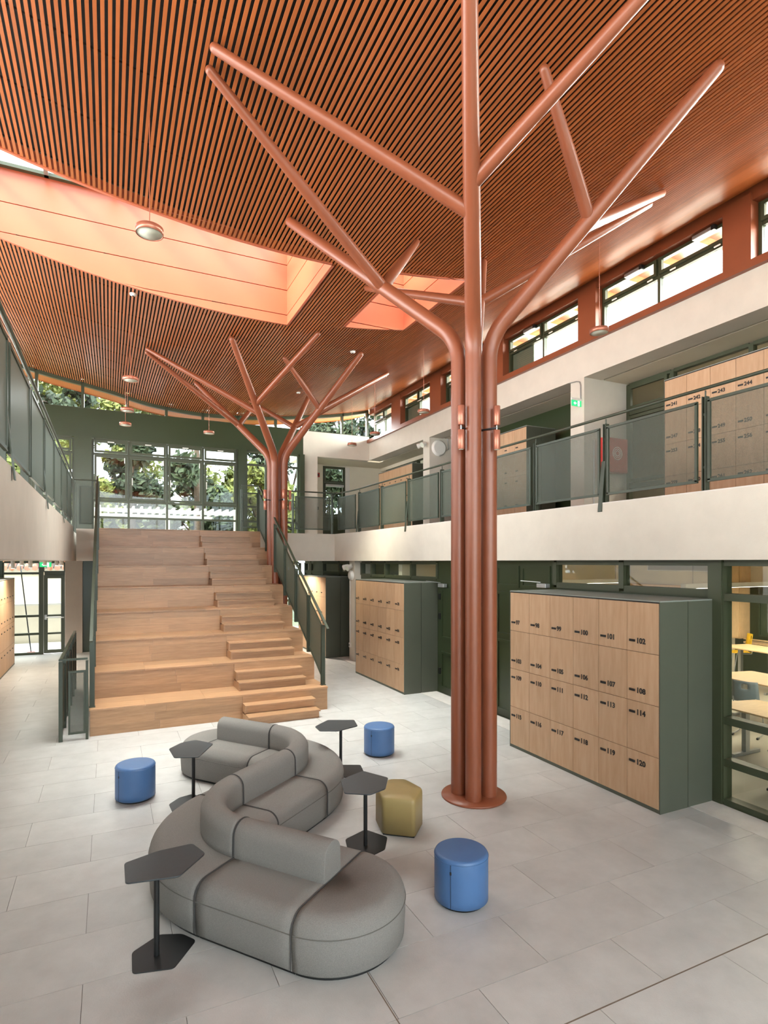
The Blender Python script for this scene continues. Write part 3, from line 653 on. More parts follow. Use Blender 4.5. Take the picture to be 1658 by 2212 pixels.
# ------------------------------------------------------------------ lockers
LW, LH, LD, ND = 2.844, 2.53, .98, 6
dw = (LW-.03)/ND; dh = (LH-.075)/4
door_me = B(0, .018, .003, dw-.003, .003, dh-.003).mesh('locker_door', LWOOD)
lock_me = B(-.012, 0, 0, .085, -.014, .014).mesh('lock', DARK); key_me = MB().lathe([(0, -.004), (.008, -.004), (.008, .004), (0, .004)], n=10).mesh('keyhole', STEEL)
def locker(label, x, y, z, num=None, flip=False, cols=ND, dep=LD):
    """front faces -X at x; near end at y"""
    t = thing('locker_block', label, 'lockers', (x, y, z), 'locker blocks')
    W = .03+dw*cols
    def P(m, n, mt, bv=0): m.v = [((dep-a if flip else a)+x, b+y, c+z) for a, b, c in m.v]; 
    def mk(box, n, mt):
        a = list(box)
        if flip: a[0], a[1] = -a[1], -a[0]
        return B(x+a[0], x+a[1], y+a[2], y+a[3], z+a[4], z+a[5]).build(n, mt, t)
    mk((-.002, dep/2-.005, 0, .014, .0, LH-.016), 'end_panel', LGREEN); mk((dep/2+.005, dep, 0, .014, .0, LH-.016), 'end_panel', LGREEN)
    mk((-.002, dep/2-.005, W-.014, W, .0, LH-.016), 'end_panel', LGREEN); mk((dep/2+.005, dep, W-.014, W, .0, LH-.016), 'end_panel', LGREEN)
    mk((-.002, dep, 0, W, LH-.016, LH), 'top_panel', LTOP); mk((.02, dep-.005, .014, W-.014, .0, LH-.016), 'carcass', DARK)
    mk((.002, .02, .014, W-.014, 0, .045), 'plinth', LGREEN)
    if z > 1: mk((.02, dep-.02, .03, W-.03, -.118, 0), 'plinth', LGREEN)
    for r_ in range(4):
        zz = .045+dh*(3-r_)
        for c_ in range(cols):
            # first number at the far (left as seen) end for -X facing blocks
            yy = W-.015-dw*(c_+1) if not flip else .015+dw*c_
            d = share('locker_door', door_me, t, (-.002 if not flip else -.016, yy, zz))
            lz = .135 if r_ < 2 else dh-.135
            share('lock', lock_me, d, (-.0 if not flip else .030, dw-.125 if not flip else .04, lz))
            if num is not None:
                tm = text_mesh(str(num+r_*cols+c_), .092, INK)
                o = share('number', tm, d, (-.003, dw-.142, lz)); o.rotation_euler = Matrix(((0, 0, -1), (-1, 0, 0), (0, 1, 0))).to_euler()
    return t
locker('large oak-fronted locker block numbered 97 to 120 in front of the classroom windows', 5.89, 4.79, 0, 97, dep=.97)
locker('oak-fronted locker block half hidden by the near tree trunk, on the ground floor', 5.995, 11.57, 0, 73, dep=.87)
locker('oak-fronted ground-floor locker block behind the stair railing, with a dark green end', 6.07, 17.0, 0)
locker('pale locker block at the left edge of the photo under the left gallery', -2.50, 17.05, 0, None, True)
locker('upper-floor locker block numbered 241 to 264 seen through the mesh railing at right', 9.70, 7.80-LW, UZ+.12, 241, dep=.95)
locker('upper-floor locker block showing just right of the near tree trunk', 9.70, 11.88, UZ+.12, None, dep=.95)
locker('farthest upper-floor locker block near the cream end wall', 9.70, 18.1, UZ+.12, None, dep=.95)

# ------------------------------------------------------------------ tree columns
A = [(-1.65, -2.36), (-1.84, 2.0), (1.61, 2.09), (1.5, -2.25)]     # main arm tips, relative
def tree_column(label, cx, cy):
    t = thing('tree_column', label, 'column', (cx, cy, 0), 'tree columns')
    MB().lathe([(.0, 0), (.41, 0), (.415, .012), (.41, .025), (.2, .03), (0, .03)], (cx, cy, 0), 48).build('base_plate', TERRA, t)
    pa = [(-126, 0), (142, 1), (54, 2), (-38, 3)]
    tipz = lambda x, y: ceil_z(x, y)-.06
    subs = {0: [((-3.28, -.34), .41), ((0, -3.4), .50)], 1: [((-3.28, -.05), .42), ((.12, 1.75), .42)], 2: [((.02, 3.46), .45), ((3.3, .10), .45)], 3: [((-.25, -1.62), .50), ((3.22, -.2), .47)]}
    for ang, i in pa:
        ar = math.radians(ang); px, py = cx+.192*math.cos(ar), cy+.192*math.sin(ar)
        tx, ty = cx+A[i][0], cy+A[i][1]; tz = tipz(tx, ty); b = Vector((px, py, 5.80)); e = Vector((tx, ty, tz))
        d = (e-Vector((px, py, 5.82))).normalized(); pts = [Vector((px, py, .02)), Vector((px, py, 5.55))]
        c = Vector((px, py, 5.84)); q0, q1 = Vector((px, py, 5.55)), c+d*.30
        for k in range(1, 7):
            s_ = k/7; pts.append(q0*(1-s_)**2+c*2*s_*(1-s_)+q1*s_*s_)
        pts += [q1, lerp(q1, e, .45), e]
        MB().tube(pts, [.100]*2+[.100]*6+[.100, .090, .068], 20, dome='end').build('main_branch', TERRA, t)
        for (sx, sy), f in subs[i]:
            j = q1.lerp(e, f-.06); e2 = Vector((cx+sx, cy+sy, tipz(cx+sx, cy+sy)))
            MB().tube([j, j.lerp(e2, .5), e2], [.078, .068, .050], 18, dome='end').build('side_branch', TERRA, t)
    return t
tree_column('near tree-shaped terracotta steel column of four pipes on a round base plate', 4.218, 6.208)
tree_column('far tree-shaped terracotta steel column beside the oak stair', 4.12, 15.45)
def spot(label, x, y, z, ax, ay):
    t = thing('spotlight', label, 'lamp', (x, y, z), 'up and down spotlights on the tree columns')
    for s_ in (1, -1):
        MB().lathe([(.0, 0), (.040, 0), (.042, .004), (.042, .236), (.040, .24), (0, .24)], (x, y, z+.03 if s_ > 0 else z-.27), 20).build('lamp_tube', COPPER, t)
        MB().lathe([(0, 0), (.030, 0), (.030, .004), (0, .004)], (x, y, z+.268 if s_ > 0 else z-.274), 16).build('lamp_glass', LENS, t)
    MB().tube([(x, y, z-.03), (x, y, z+.03)], .009, 8).build('stem', STEEL, t)
    MB().bar((x, y, z), (ax, ay, z), .03, .02).build('bracket', DARK, t)
for cx, cy, nm in ((4.218, 6.208, 'near'), (4.12, 15.45, 'far')):
    for a, s_ in ((172, 'left'), (-62, 'right')) if nm == 'near' else ((185, 'left'), (-75, 'middle'), (-20, 'right')):
        ar = math.radians(a)
        rr = .31 if nm == 'near' else .34
        x, y = cx+rr*math.cos(ar), cy+rr*math.sin(ar)
        if nm == 'near' and s_ == 'right': x, y = 4.343, 5.89
        if nm == 'near' and s_ == 'left': x, y = 3.93, 6.06
        spot('copper twin spotlight on the %s side of the %s tree trunk' % (s_, nm), x, y, 4.66, cx+(x-cx)*.35, cy+(y-cy)*.35)

# ------------------------------------------------------------------ sofa modules
SW2, ZT = .575, .45
def seat_prof(w0, w1):     # closed profile (n, z), from w0 (rounded) to w1 (rounded)
    p = []; r = .13
    for k in range(7): a = PI-k*PI/12; p.append((w0+r+r*math.cos(a), ZT-r+r*math.sin(a)))
    for k in range(7): a = PI/2-k*PI/12; p.append((w1-r+r*math.cos(a), ZT-r+r*math.sin(a)))
    p += [(w1, .2), (w1-.01, .05), (w1-.03, .03), (w0+.03, .03), (w0+.01, .05), (w0, .2)]
    return p
def back_prof():
    p = []; h = .122
    for k in range(13): a = PI-k*PI/12; p.append((h*math.cos(a), .63+.115*math.sin(a)))
    p += [(h+.004, .5), (h, ZT-.01), (-h, ZT-.01), (-h-.004, .5)]
    return p
def sweep(path, prof, inset=.006, soft=.0):
    """path [(point, normal)] in plan; returns MB"""
    m = MB(); n = len(prof); vs = []
    for (px, py), (nx, ny) in path: vs += [(px+nx*u, py+ny*u, z) for u, z in prof]
    fs = []
    for i in range(len(path)-1):
        for k in range(n): a = i*n+k; b = i*n+(k+1) % n; fs.append((a, b, b+n, a+n))
    m.add(vs, fs, True); N = len(path)
    m.add(vs[:n], [tuple(range(n-1, -1, -1))]); m.add(vs[-n:], [tuple(range(n))]); return m
def rot(v, a): return (v[0]*math.cos(a)-v[1]*math.sin(a), v[0]*math.sin(a)+v[1]*math.cos(a))
def mod(label, path, back=True, curved=False, free=None):
    c = path[len(path)//2][0]; t = thing('sofa_module', label, 'sofa', (c[0], c[1], 0), 'modules of the winding grey sofa')
    # trim ends a little for the joints
    def trim(pth, g):
        (a, na), (b, nb) = pth[0], pth[1]; L_ = math.hypot(b[0]-a[0], b[1]-a[1]); a2 = (a[0]+(b[0]-a[0])*g/L_, a[1]+(b[1]-a[1])*g/L_)
        (c_, nc), (d_, nd) = pth[-1], pth[-2]; L2 = math.hypot(d_[0]-c_[0], d_[1]-c_[1]); c2 = (c_[0]+(d_[0]-c_[0])*g/L2, c_[1]+(d_[1]-c_[1])*g/L2)
        return [(a2, na)]+pth[1:-1]+[(c2, nc)]
    p = trim(path, .005)
    sweep(p, seat_prof(-SW2, SW2)).build('seat', SOFA, t, fix=True)
    # end seams: dark flat band just inside the joint
    for (pt, nn), ref in ((p[0], p[1][0]), (p[-1], p[-2][0])):
        pr = seat_prof(-SW2, SW2)[:14]; pts = [(pt[0]+nn[0]*u*1.004, pt[1]+nn[1]*u*1.004, z+.001) for u, z in [(-SW2, .06), (-SW2, .2)]+pr+[(SW2, .2), (SW2, .06)]]
        MB().tube(pts, .0042, 6).build('seam', SEAM, t)
    for sg in (-1, 1):
        pts = [(q[0]+nn[0]*(SW2+.0015)*sg, q[1]+nn[1]*(SW2+.0015)*sg, .315) for q, nn in p]
        MB().tube(pts, .004, 6).build('piping', PIPE, t)
    if back:
        pb = trim(path, .006); sweep(pb, back_prof()).build('backrest', SOFA, t, .006 if not curved else 0, fix=True)
        for pt, nn in ([pb[0]] if free != 0 else [])+([pb[-1]] if free != 1 else []):
            MB().tube([(pt[0]+nn[0]*u*1.01, pt[1]+nn[1]*u*1.01, z) for u, z in [(-.126, .46), (-.126, .5)]+back_prof()[:13]+[(.126, .5), (.126, .46)]], .0042, 6).build('seam', SEAM, t)
    pl = [((q[0], q[1]), nn) for q, nn in p]; sweep(pl, [(-SW2+.05, 0), (-SW2+.05, .034), (SW2-.05, .034), (SW2-.05, 0)]).build('plinth', DARK, t, fix=True)
    return t
def line(a, b, n_): return [((lerp(a[0], b[0], k/8), lerp(a[1], b[1], k/8)), n_) for k in range(9)]
dA = math.radians(128); h = (math.cos(dA), math.sin(dA)); nR = (h[1], -h[0])     # heading and right-hand normal
S1 = (1.633, 4.394); S2 = (S1[0]+h[0]*.93, S1[1]+h[1]*.93); RC = .775
C3 = (S2[0]+nR[0]*RC, S2[1]+nR[1]*RC)
arc3 = []
for k in range(29):
    a = -k/28*PI/2; v = rot((-nR[0], -nR[1]), a); arc3.append(((C3[0]+v[0]*RC, C3[1]+v[1]*RC), (-v[0], -v[1])))
S3 = arc3[-1][0]; h4 = nR; n4 = (h4[1], -h4[0]); S4 = (S3[0]+h4[0]*.93, S3[1]+h4[1]*.93)
C5 = (S4[0]-n4[0]*RC, S4[1]-n4[1]*RC); arc5 = []
for k in range(29):
    a = k/28*PI/2; v = rot(n4, a); arc5.append(((C5[0]+v[0]*RC, C5[1]+v[1]*RC), v))
S5 = arc5[-1][0]; S6 = (S5[0]+h[0]*.93, S5[1]+h[1]*.93)
mod('grey straight sofa module with backrest nearest the camera', line(S1, S2, nR), free=0)
mod('grey curved sofa module bending round on the left, with curved backrest', arc3, curved=True)
mod('grey straight sofa module with backrest in the middle of the winding sofa', line(S3, S4, n4))
mod('grey curved sofa module bending round on the right, near the black table by the stair', arc5, curved=True)
mod('grey straight sofa module with backrest farthest from the camera', line(S5, S6, nR), free=1)
def end_mod(label, c, hd):
    t = thing('sofa_module', label, 'sofa', (c[0]+hd[0]*.25, c[1]+hd[1]*.25, 0), 'modules of the winding grey sofa')
    half = [q for q in seat_prof(-SW2, SW2)]; prof = seat_prof(-SW2, SW2)[7:]   # from centre top outwards
    pr = [(0.0, ZT)]+[(max(0, u), z) for u, z in seat_prof(-SW2, SW2)[7:14]]+[(SW2, .2), (SW2-.01, .05), (SW2-.03, .03), (0.0, .03)]
    vs = []; fs = []; K = 36; n = len(pr); ang0 = math.atan2(hd[1], hd[0])-PI/2
    o_ = (c[0]+hd[0]*.005, c[1]+hd[1]*.005)
    for k in range(K+1):
        a = ang0+PI*k/K; vs += [(o_[0]+math.cos(a)*u, o_[1]+math.sin(a)*u, z) for u, z in pr]
    for k in range(K):
        for i in range(n-1): a = k*n+i; fs.append((a, a+n, a+n+1, a+1))
    m = MB().add(vs, fs, True); m.add(vs[:n]+vs[K*n:][::-1], [tuple(range(2*n))]); m.build('seat', SOFA, t, fix=True)
    MB().tube([(o_[0]+math.cos(ang0+PI*k/K)*(SW2+.0015), o_[1]+math.sin(ang0+PI*k/K)*(SW2+.0015), .315) for k in range(K+1)], .004, 6).build('piping', PIPE, t)
    MB().prism([(o_[0]+math.cos(ang0+PI*k/K)*(SW2-.05), o_[1]+math.sin(ang0+PI*k/K)*(SW2-.05)) for k in range(K+1)], 0, .034).build('plinth', DARK, t)
end_mod('grey rounded end module of the sofa in the foreground', S1, (-h[0], -h[1]))
end_mod('grey rounded end module of the sofa nearest the stair', S6, h)

# ------------------------------------------------------------------ poufs, tables
def pouf(label, x, y):
    t = thing('pouf', label, 'pouf', (x, y, 0), 'round blue poufs'); R_ = .238
    pr = [(0, .018), (R_-.02, .018), (R_, .03)]+[(R_, .1), (R_, .3)]+[(R_-.03+.03*math.cos(a), .41+.03*math.sin(a)) for a in (0, .4, .8, 1.2, 1.57)]+[(0, .442)]
    MB().lathe(pr, (x, y, 0), 56).build('cushion', BLUE, t, fix=True)
    MB().tube([(x+(R_+.001)*math.cos(a*PI/28), y+(R_+.001)*math.sin(a*PI/28), .408) for a in range(57)], .0025, 5, caps=False).build('piping', BLUE, t)
    a = math.radians(215); MB().tube([(x+(R_+.001)*math.cos(a), y+(R_+.001)*math.sin(a), .03), (x+(R_+.001)*math.cos(a), y+(R_+.001)*math.sin(a), .405)], .002, 5).build('zip_seam', DARK, t)
    B(x+R_*math.cos(a)-.006, x+R_*math.cos(a)+.006, y+R_*math.sin(a)-.006, y+R_*math.sin(a)+.006, .32, .345).build('zip_pull', DARK, t)
    MB().lathe([(0, 0), (R_-.03, 0), (R_-.03, .02), (0, .02)], (x, y, 0), 40).build('base_disc', DARK, t)
pouf('round blue pouf in the foreground right of the grey sofa end', 2.827, 4.358)
pouf('round blue pouf beyond the sofa, between the black table and the tree trunk', 3.815, 8.218)
pouf('round blue pouf standing alone on the left of the sofa', .30, 8.0)
def round_poly(poly, r, seg=4):
    out = []; n = len(poly)
    for i in range(n):
        p = Vector(poly[i]); a = (Vector(poly[i-1])-p).normalized(); b = (Vector(poly[(i+1) % n])-p).normalized()
        p0, p1 = p+a*r, p+b*r
        for k in range(seg+1): s_ = k/seg; q = p0*(1-s_)**2+p*2*s_*(1-s_)+p1*s_*s_; out.append((q.x, q.y))
    return out
hexp = [(2.78, 6.10), (2.70, 5.74), (2.985, 5.51), (3.235, 5.78), (3.18, 6.12), (3.02, 6.20)]
t = thing('hexagonal_pouf', 'olive yellow many-sided pouf behind the black side table', 'pouf', (2.98, 5.88, 0))
c_ = Vector((2.98, 5.88)); rp = round_poly(hexp, .045)
m = MB(); L_ = [(1, .02), (1, .36), (.995, .385), (.975, .403), (.94, .415), (.5, .42)]; n = len(rp); vs = []
for s_, z in L_: vs += [(c_.x+(x-c_.x)*s_, c_.y+(y-c_.y)*s_, z) for x, y in rp]
fs = [(i*n+k, i*n+(k+1) % n, (i+1)*n+(k+1) % n, (i+1)*n+k) for i in range(len(L_)-1) for k in range(n)]
m.add(vs, fs, True); m.add(vs[-n:], [tuple(range(n))], True); m.add(vs[:n], [tuple(range(n-1, -1, -1))]); m.build('cushion', OLIVE, t, fix=True)
MB().prism([(c_.x+(x-c_.x)*.95, c_.y+(y-c_.y)*.95) for x, y in hexp], 0, .021).build('base_disc', DARK, t)
B(3.228, 3.242, 5.81, 5.82, .32, .34).build('zip_pull', DARK, t)
TOP = [(.102, 4.53), (.46, 4.465), (.686, 4.73), (.614, 4.94), (.35, 4.93), (.102, 4.84)]; cA = (.365, 4.73)
REL = [(x-cA[0], y-cA[1]) for x, y in TOP]
def table(label, rel, base, bx, by, pole, z=.70):
    t = thing('side_table', label, 'table', (bx, by, 0), 'black side tables')
    MB().prism(round_poly([(bx+x, by+y) for x, y in rel], .03), z-.012, z).build('table_top', TTOP, t, .003)
    MB().prism(round_poly(base, .03), 0, .008).build('base_plate', DARK, t, .002)
    MB().tube([(pole[0], pole[1], .006), (pole[0], pole[1], z-.012)], .021, 16).build('pole', DARK, t)
    MB().lathe([(0, z-.02), (.07, z-.02), (.07, z-.012), (0, z-.012)], (pole[0], pole[1], 0), 20).build('mounting_disc', DARK, t)
baseA = [(.15, 4.58), (.43, 4.51), (.62, 4.77), (.53, 4.90), (.36, 4.97), (.155, 4.83)]
table('black hexagonal side table at the left front of the sofa, nearest the camera', REL, baseA, cA[0], cA[1], (.325, 4.72))
# the others: outline measured on the photo at height .70
def at_h(pts, z=.70, z0=.754): f = (3-z)/(3-z0); return [(x*f, y*f) for x, y in pts]
B2 = at_h([(.67, 7.03), (.93, 6.93), (1.16, 7.36), (.98, 7.61), (.80, 7.56), (.645, 7.38)]); c = (sum(p[0] for p in B2)/6, sum(p[1] for p in B2)/6)
def mv(poly, fx, fy): c0 = (sum(p[0] for p in poly)/len(poly), sum(p[1] for p in poly)/len(poly)); return [(x-c0[0]+fx, y-c0[1]+fy) for x, y in poly]
table('black side table on the far left, between the blue pouf and the sofa back', [(x-c[0], y-c[1]) for x, y in B2], mv([(c[0]+(x-c[0])*.88, c[1]+(y-c[1])*.88) for x, y in B2], .86, 7.52), c[0], c[1], (.955, 7.60))
B3 = at_h([(2.15, 5.58), (2.46, 5.71), (2.62, 5.42), (2.47, 5.17), (2.27, 5.10), (2.06, 5.24)]); c = (sum(p[0] for p in B3)/6, sum(p[1] for p in B3)/6)
table('black side table in front of the olive pouf', [(x-c[0], y-c[1]) for x, y in B3], mv([(c[0]+(x-c[0])*.9, c[1]+(y-c[1])*.9) for x, y in B3], 2.47, 5.62), c[0], c[1], (2.44, 5.60))
B4 = at_h([(2.53, 7.53), (2.80, 7.76), (3.14, 7.60), (3.07, 7.31), (2.74, 7.2), (2.52, 7.31)]); c = (sum(p[0] for p in B4)/6, sum(p[1] for p in B4)/6)
table('black side table beyond the sofa, left of the far blue pouf', [(x-c[0], y-c[1]) for x, y in B4], mv([(c[0]+(x-c[0])*.9, c[1]+(y-c[1])*.9) for x, y in B4], c[0]+.16, c[1]+.08), c[0], c[1], (c[0]+.09, c[1]+.03))

# ------------------------------------------------------------------ pendant lamps, detectors
def at_px(px, py, z): dep = 1250*(z-3)/(1213-py); lat = (px-829)/1250*dep; return (dep*math.sin(YAW)+lat*math.cos(YAW), dep*math.cos(YAW)-lat*math.sin(YAW))
PEND = [(.427, 7.32, 6.88, 'nearest round copper pendant lamp hanging before the big skylight'), (.41, 13.5, 6.90, 'copper pendant lamp highest of the left cluster, before the back clerestory'),
 (.41, 15.9, 6.81, 'copper pendant lamp in front of the green band on the left, second of the cluster'), (.41, 17.8, 6.86, 'copper pendant lamp lowest on the left against the green band'),
 (2.72, 18.07, 6.9, 'small copper pendant lamp just left of the far tree column'), (7.49, 7.29, 6.90, 'copper pendant lamp at the right in front of the clerestory and beam'),
 (7.35, 13.1, 6.89, 'copper pendant lamp by the far clerestory, left of the trunk'), (7.31, 17.9, 6.906, 'copper pendant lamp hanging lowest before the white far beam'), (7.33, 16.1, 6.91, 'copper pendant lamp at the corner of the two beams')]
for x, y, z, lb in PEND:
    zc = ceil_z(x, y)+.03; t = thing('pendant_lamp', lb, 'lamp', (x, y, z), 'round pendant lamps')
    z -= .035
    MB().lathe([(.0, .075), (.15, .075), (.155, .07), (.155, .0), (.147, -.002), (.143, .004), (.143, .01)], (x, y, z), 40).build('shade', COPPER, t, fix=True)
    MB().lathe([(0, .004), (.143, .004), (.143, .01), (0, .01)], (x, y, z), 32).build('diffuser', LENS, t)
    MB().tube([(x, y, z+.07), (x, y, zc)], .005, 6).build('cord', COPPER, t); MB().lathe([(0, 0), (.012, 0), (.012, .03), (0, .03)], (x, y, z+.072), 10).build('cord_grip', STEEL, t)
for x, y, lb in ((.415, 12.2, 'white smoke detector on the slats below the big skylight edge'), (5.4, 13.17, 'white smoke detector on the slats beyond the small skylight'), (5.37, 17.6, 'white smoke detector on the slats above the far tree column')):
    z = ceil_z(x, y); t = thing('smoke_detector', lb, 'detector', (x, y, z), 'ceiling detectors')
    MB().lathe([(0, -.045), (.03, -.045), (.06, -.03), (.065, 0), (0, 0)], (x, y, z), 24).build('housing', WPLA, t, fix=True)
    MB().lathe([(0, -.055), (.018, -.05), (.02, -.044), (0, -.044)], (x, y, z), 12).build('sensor', DARK, t, fix=True)

# ------------------------------------------------------------------ wall equipment
def exit_sign(label, x, y, z, along):
    t = thing('exit_sign', label, 'sign', (x, y, z))
    if along == 'x':      # plate faces -Y, sticks out along x
        B(x, x+.30, y-.02, y+.02, z, z+.05).build('housing', WPLA, t); B(x+.01, x+.29, y-.006, y+.006, z-.13, z).build('sign_plate', EXITG, t)
        # arrow and running figure beside a door
        B(x+.185, x+.235, y-.012, y-.006, z-.12, z-.012).build('door_symbol', EXITW, t)
        m = MB().add([(x+.06, y-.009, z-.065), (x+.11, y-.009, z-.105), (x+.11, y-.009, z-.025)], [(0, 1, 2)]); m.box(x+.11, x+.145, y-.012, y-.006, z-.075, z-.055); m.build('arrow_symbol', EXITW, t)
        m = MB().lathe([(0, -.01), (.01, 0), (0, .01)], (x+.205, y-.014, z-.035), 8); m.bar((x+.205, y-.014, z-.045), (x+.200, y-.014, z-.08), .006, .012); m.bar((x+.2, y-.014, z-.08), (x+.222, y-.014, z-.11), .005, .008); m.bar((x+.2, y-.014, z-.08), (x+.185, y-.014, z-.105), .005, .008); m.bar((x+.205, y-.014, z-.05), (x+.228, y-.014, z-.065), .005, .007)
        m.build('figure_symbol', EXITG, t)
    return t
exit_sign('green running-man exit sign on the upper gallery column', 9.33, 9.90, 6.62, 'x')
t = thing('conduit', 'grey cable conduit curving up from the exit sign to the beam', 'conduit', (9.6, 9.9, 6.7))
MB().tube([(9.60, 9.9, 6.67), (9.60, 9.9, 6.98), (9.60, 9.93, 7.06), (9.60, 10.02, 7.10), (9.60, 10.25, 7.12)], .013, 8).build('pipe', STEEL, t)
exit_sign('green exit sign hanging under the left gallery above the glazed door', -1.72, 18.2, 2.98, 'x')
for i, (x, y, hh) in enumerate([(-2.25, 17.6, .20), (-2.1, 18.0, .12), (-1.85, 17.5, .18), (-1.55, 17.8, .12), (-1.3, 18.1, .13), (-1.15, 17.5, .12)]):
    t = thing('ceiling_downlight', ['white ceiling tube lamp hanging lowest at the far left under the gallery', 'small white ceiling tube second from the left under the gallery', 'white ceiling tube in the middle of the row under the left gallery',
      'short white ceiling tube left of the hanging exit sign', 'short white ceiling tube nearest the exit sign', 'white ceiling tube over the end of the glazed door'][i], 'lamp', (x, y, FZ), 'ceiling tubes under the left gallery')
    MB().lathe([(0, -hh), (.045, -hh), (.047, -hh+.005), (.047, 0), (0, 0)], (x, y, FZ), 16).build('lamp_tube', WPLA, t); MB().lathe([(0, -hh-.004), (.036, -hh-.004), (.036, -hh), (0, -hh)], (x, y, FZ), 14).build('lamp_glass', LITL, t)
    sd = bpy.data.lights.new('lamp_light', 'SPOT'); sd.energy = 20; sd.spot_size = 2.4; sd.spot_blend = .6; sd.color = (1, .9, .74); so = bpy.data.objects.new('lamp_light', sd); COL.objects.link(so); so.location = (x, y, FZ-hh-.02)
for x, y in ((5.3, 18.4), (5.3, 20.2)):  # unseen lamps, added to lift the dark lockers below
    t = thing('ceiling_downlight', ('nearer' if y < 19 else 'farther')+' flush downlight added under the bridge to brighten the lockers behind the stair', 'lamp', (x, y, FZ), 'flush downlights added under the bridge')
    MB().lathe([(0, -.012), (.06, -.012), (.065, 0), (0, 0)], (x, y, FZ), 16).build('lamp_ring', WPLA, t); MB().lathe([(0, -.014), (.045, -.014), (.045, -.012), (0, -.012)], (x, y, FZ), 14).build('lamp_glass', LITL, t)
    sd = bpy.data.lights.new('lamp_light', 'SPOT'); sd.energy = 120; sd.spot_size = 2.5; sd.spot_blend = .6; sd.color = (1, .92, .78); so = bpy.data.objects.new('lamp_light', sd); COL.objects.link(so); so.location = (x, y, FZ-.03)
# fire hose cabinet on the near face of the column
t = thing('hose_cabinet', 'red fire hose cabinet on the gallery column, seen through the mesh', 'cabinet', (10.35, 9.8, 5.1)); B(10.02, 10.74, 9.60, 9.80, 5.02, 5.80).build('body', RED, t, .01); B(10.05, 10.71, 9.588, 9.60, 5.05, 5.77).build('door', RED, t)
m = MB()
for r_ in (.06, .1, .14): m.tube([(10.4+r_*math.cos(a*PI/12), 9.583, 5.45+r_*math.sin(a*PI/12)) for a in range(25)], .008, 5, caps=False)
m.build('hose_symbol', WPLA, t); MB().tube([(9.9, 9.79, UZ), (9.9, 9.79, 5.75)], .012, 8).build('pipe', STEEL, t)
# twin emergency spots and round sounder
def twin(label, x, y, z):
    t = thing('emergency_light', label, 'lamp', (x, y, z), 'white twin emergency lights')
    B(x-.03, x, y-.05, y+.05, z-.02, z+.08).build('bracket', WPLA, t, .01)
    for dy in (-.1, .12):
        a = Vector((x-.06, y+dy, z)); d = Vector((-.5, .5 if dy > 0 else -.1, -.25)).normalized()
        MB().tube([a-d*.03, a, a+d*.16], [.035, .07, .09], 18).build('lamp_head', WPLA, t); MB().tube([a+d*.155, a+d*.163], .08, 18).build('lamp_glass', LENS, t)
        MB().bar((x-.02, y, z+.02), a, .02, .02).build('arm', WPLA, t)
twin('white twin emergency spotlight on the ground-floor column between the lockers', 6.66, 16.35, 2.86)
twin('white twin emergency spotlight on the far upper gallery column', 9.60, 17.0, 6.95)
t = thing('wall_sounder', 'round white dome on the side of the far gallery column', 'speaker', (9.95, 16.75, 6.79)); MB().tube([(9.97, 16.75, 6.80), (9.97, 16.70, 6.80), (9.97, 16.66, 6.80)], [.27, .27, .22], 28).build('dome', WPLA, t)
MB().tube([(10.2, 16.73, 7.3), (10.3, 16.73, 7.25), (10.35, 16.73, 6.8), (10.2, 16.73, 6.7)], .015, 8).build('conduit_pipe', STEEL, t)
t = thing('wall_sounder', 'round white dome low under the emergency light on the ground-floor column', 'speaker', (6.64, 16.3, 2.62)); MB().tube([(6.66, 16.3, 2.58), (6.60, 16.3, 2.58), (6.57, 16.3, 2.58)], [.15, .15, .11], 24).build('dome', WPLA, t)
MB().tube([(6.645, 16.42, .5), (6.645, 16.42, 2.5)], .018, 8).build('conduit_pipe', WPLA, t)
t = thing('socket_box', 'white socket box at the foot of the ground-floor column', 'socket', (6.65, 16.42, .45)); B(6.62, 6.66, 16.36, 16.48, .38, .52).build('box', WPLA, t, .006); B(6.612, 6.62, 16.39, 16.45, .42, .48).build('cover', GREYP, t)
t = thing('fire_alarm', 'small red fire alarm box on the cream wall by the far gallery door', 'alarm', (7.97, 23.38, 6.67)); B(7.88, 8.06, 23.33, 23.40, 6.58, 6.76).build('box', RED, t, .01); B(7.93, 8.01, 23.32, 23.33, 6.63, 6.71).build('button', DARK, t)
t = thing('thermostat', 'small dark control panel on the cream wall by the far gallery door', 'control', (7.97, 23.38, 5.2)); B(7.88, 8.02, 23.37, 23.40, 5.2, 5.32).build('box', DARK, t); B(7.90, 8.0, 23.365, 23.37, 5.23, 5.29).build('screen', GREYP, t)
t = thing('door_closer', 'steel door closer arm above the numbered locker block', 'door hardware', (6.8, 7.9, 2.58)); B(6.70, 6.80, 7.72, 7.95, 2.55, 2.62).build('body', STEEL, t, .006); MB().bar((6.75, 7.9, 2.64), (6.60, 8.25, 2.66), .02, .012).build('arm', STEEL, t)
t = thing('door_closer', 'steel door closer beside the locker block left of the trunk', 'door hardware', (6.82, 11.3, 2.45)); B(6.74, 6.84, 11.12, 11.36, 2.42, 2.50).build('body', STEEL, t, .006); MB().bar((6.78, 11.3, 2.52), (6.66, 11.75, 2.55), .02, .012).build('arm', STEEL, t)

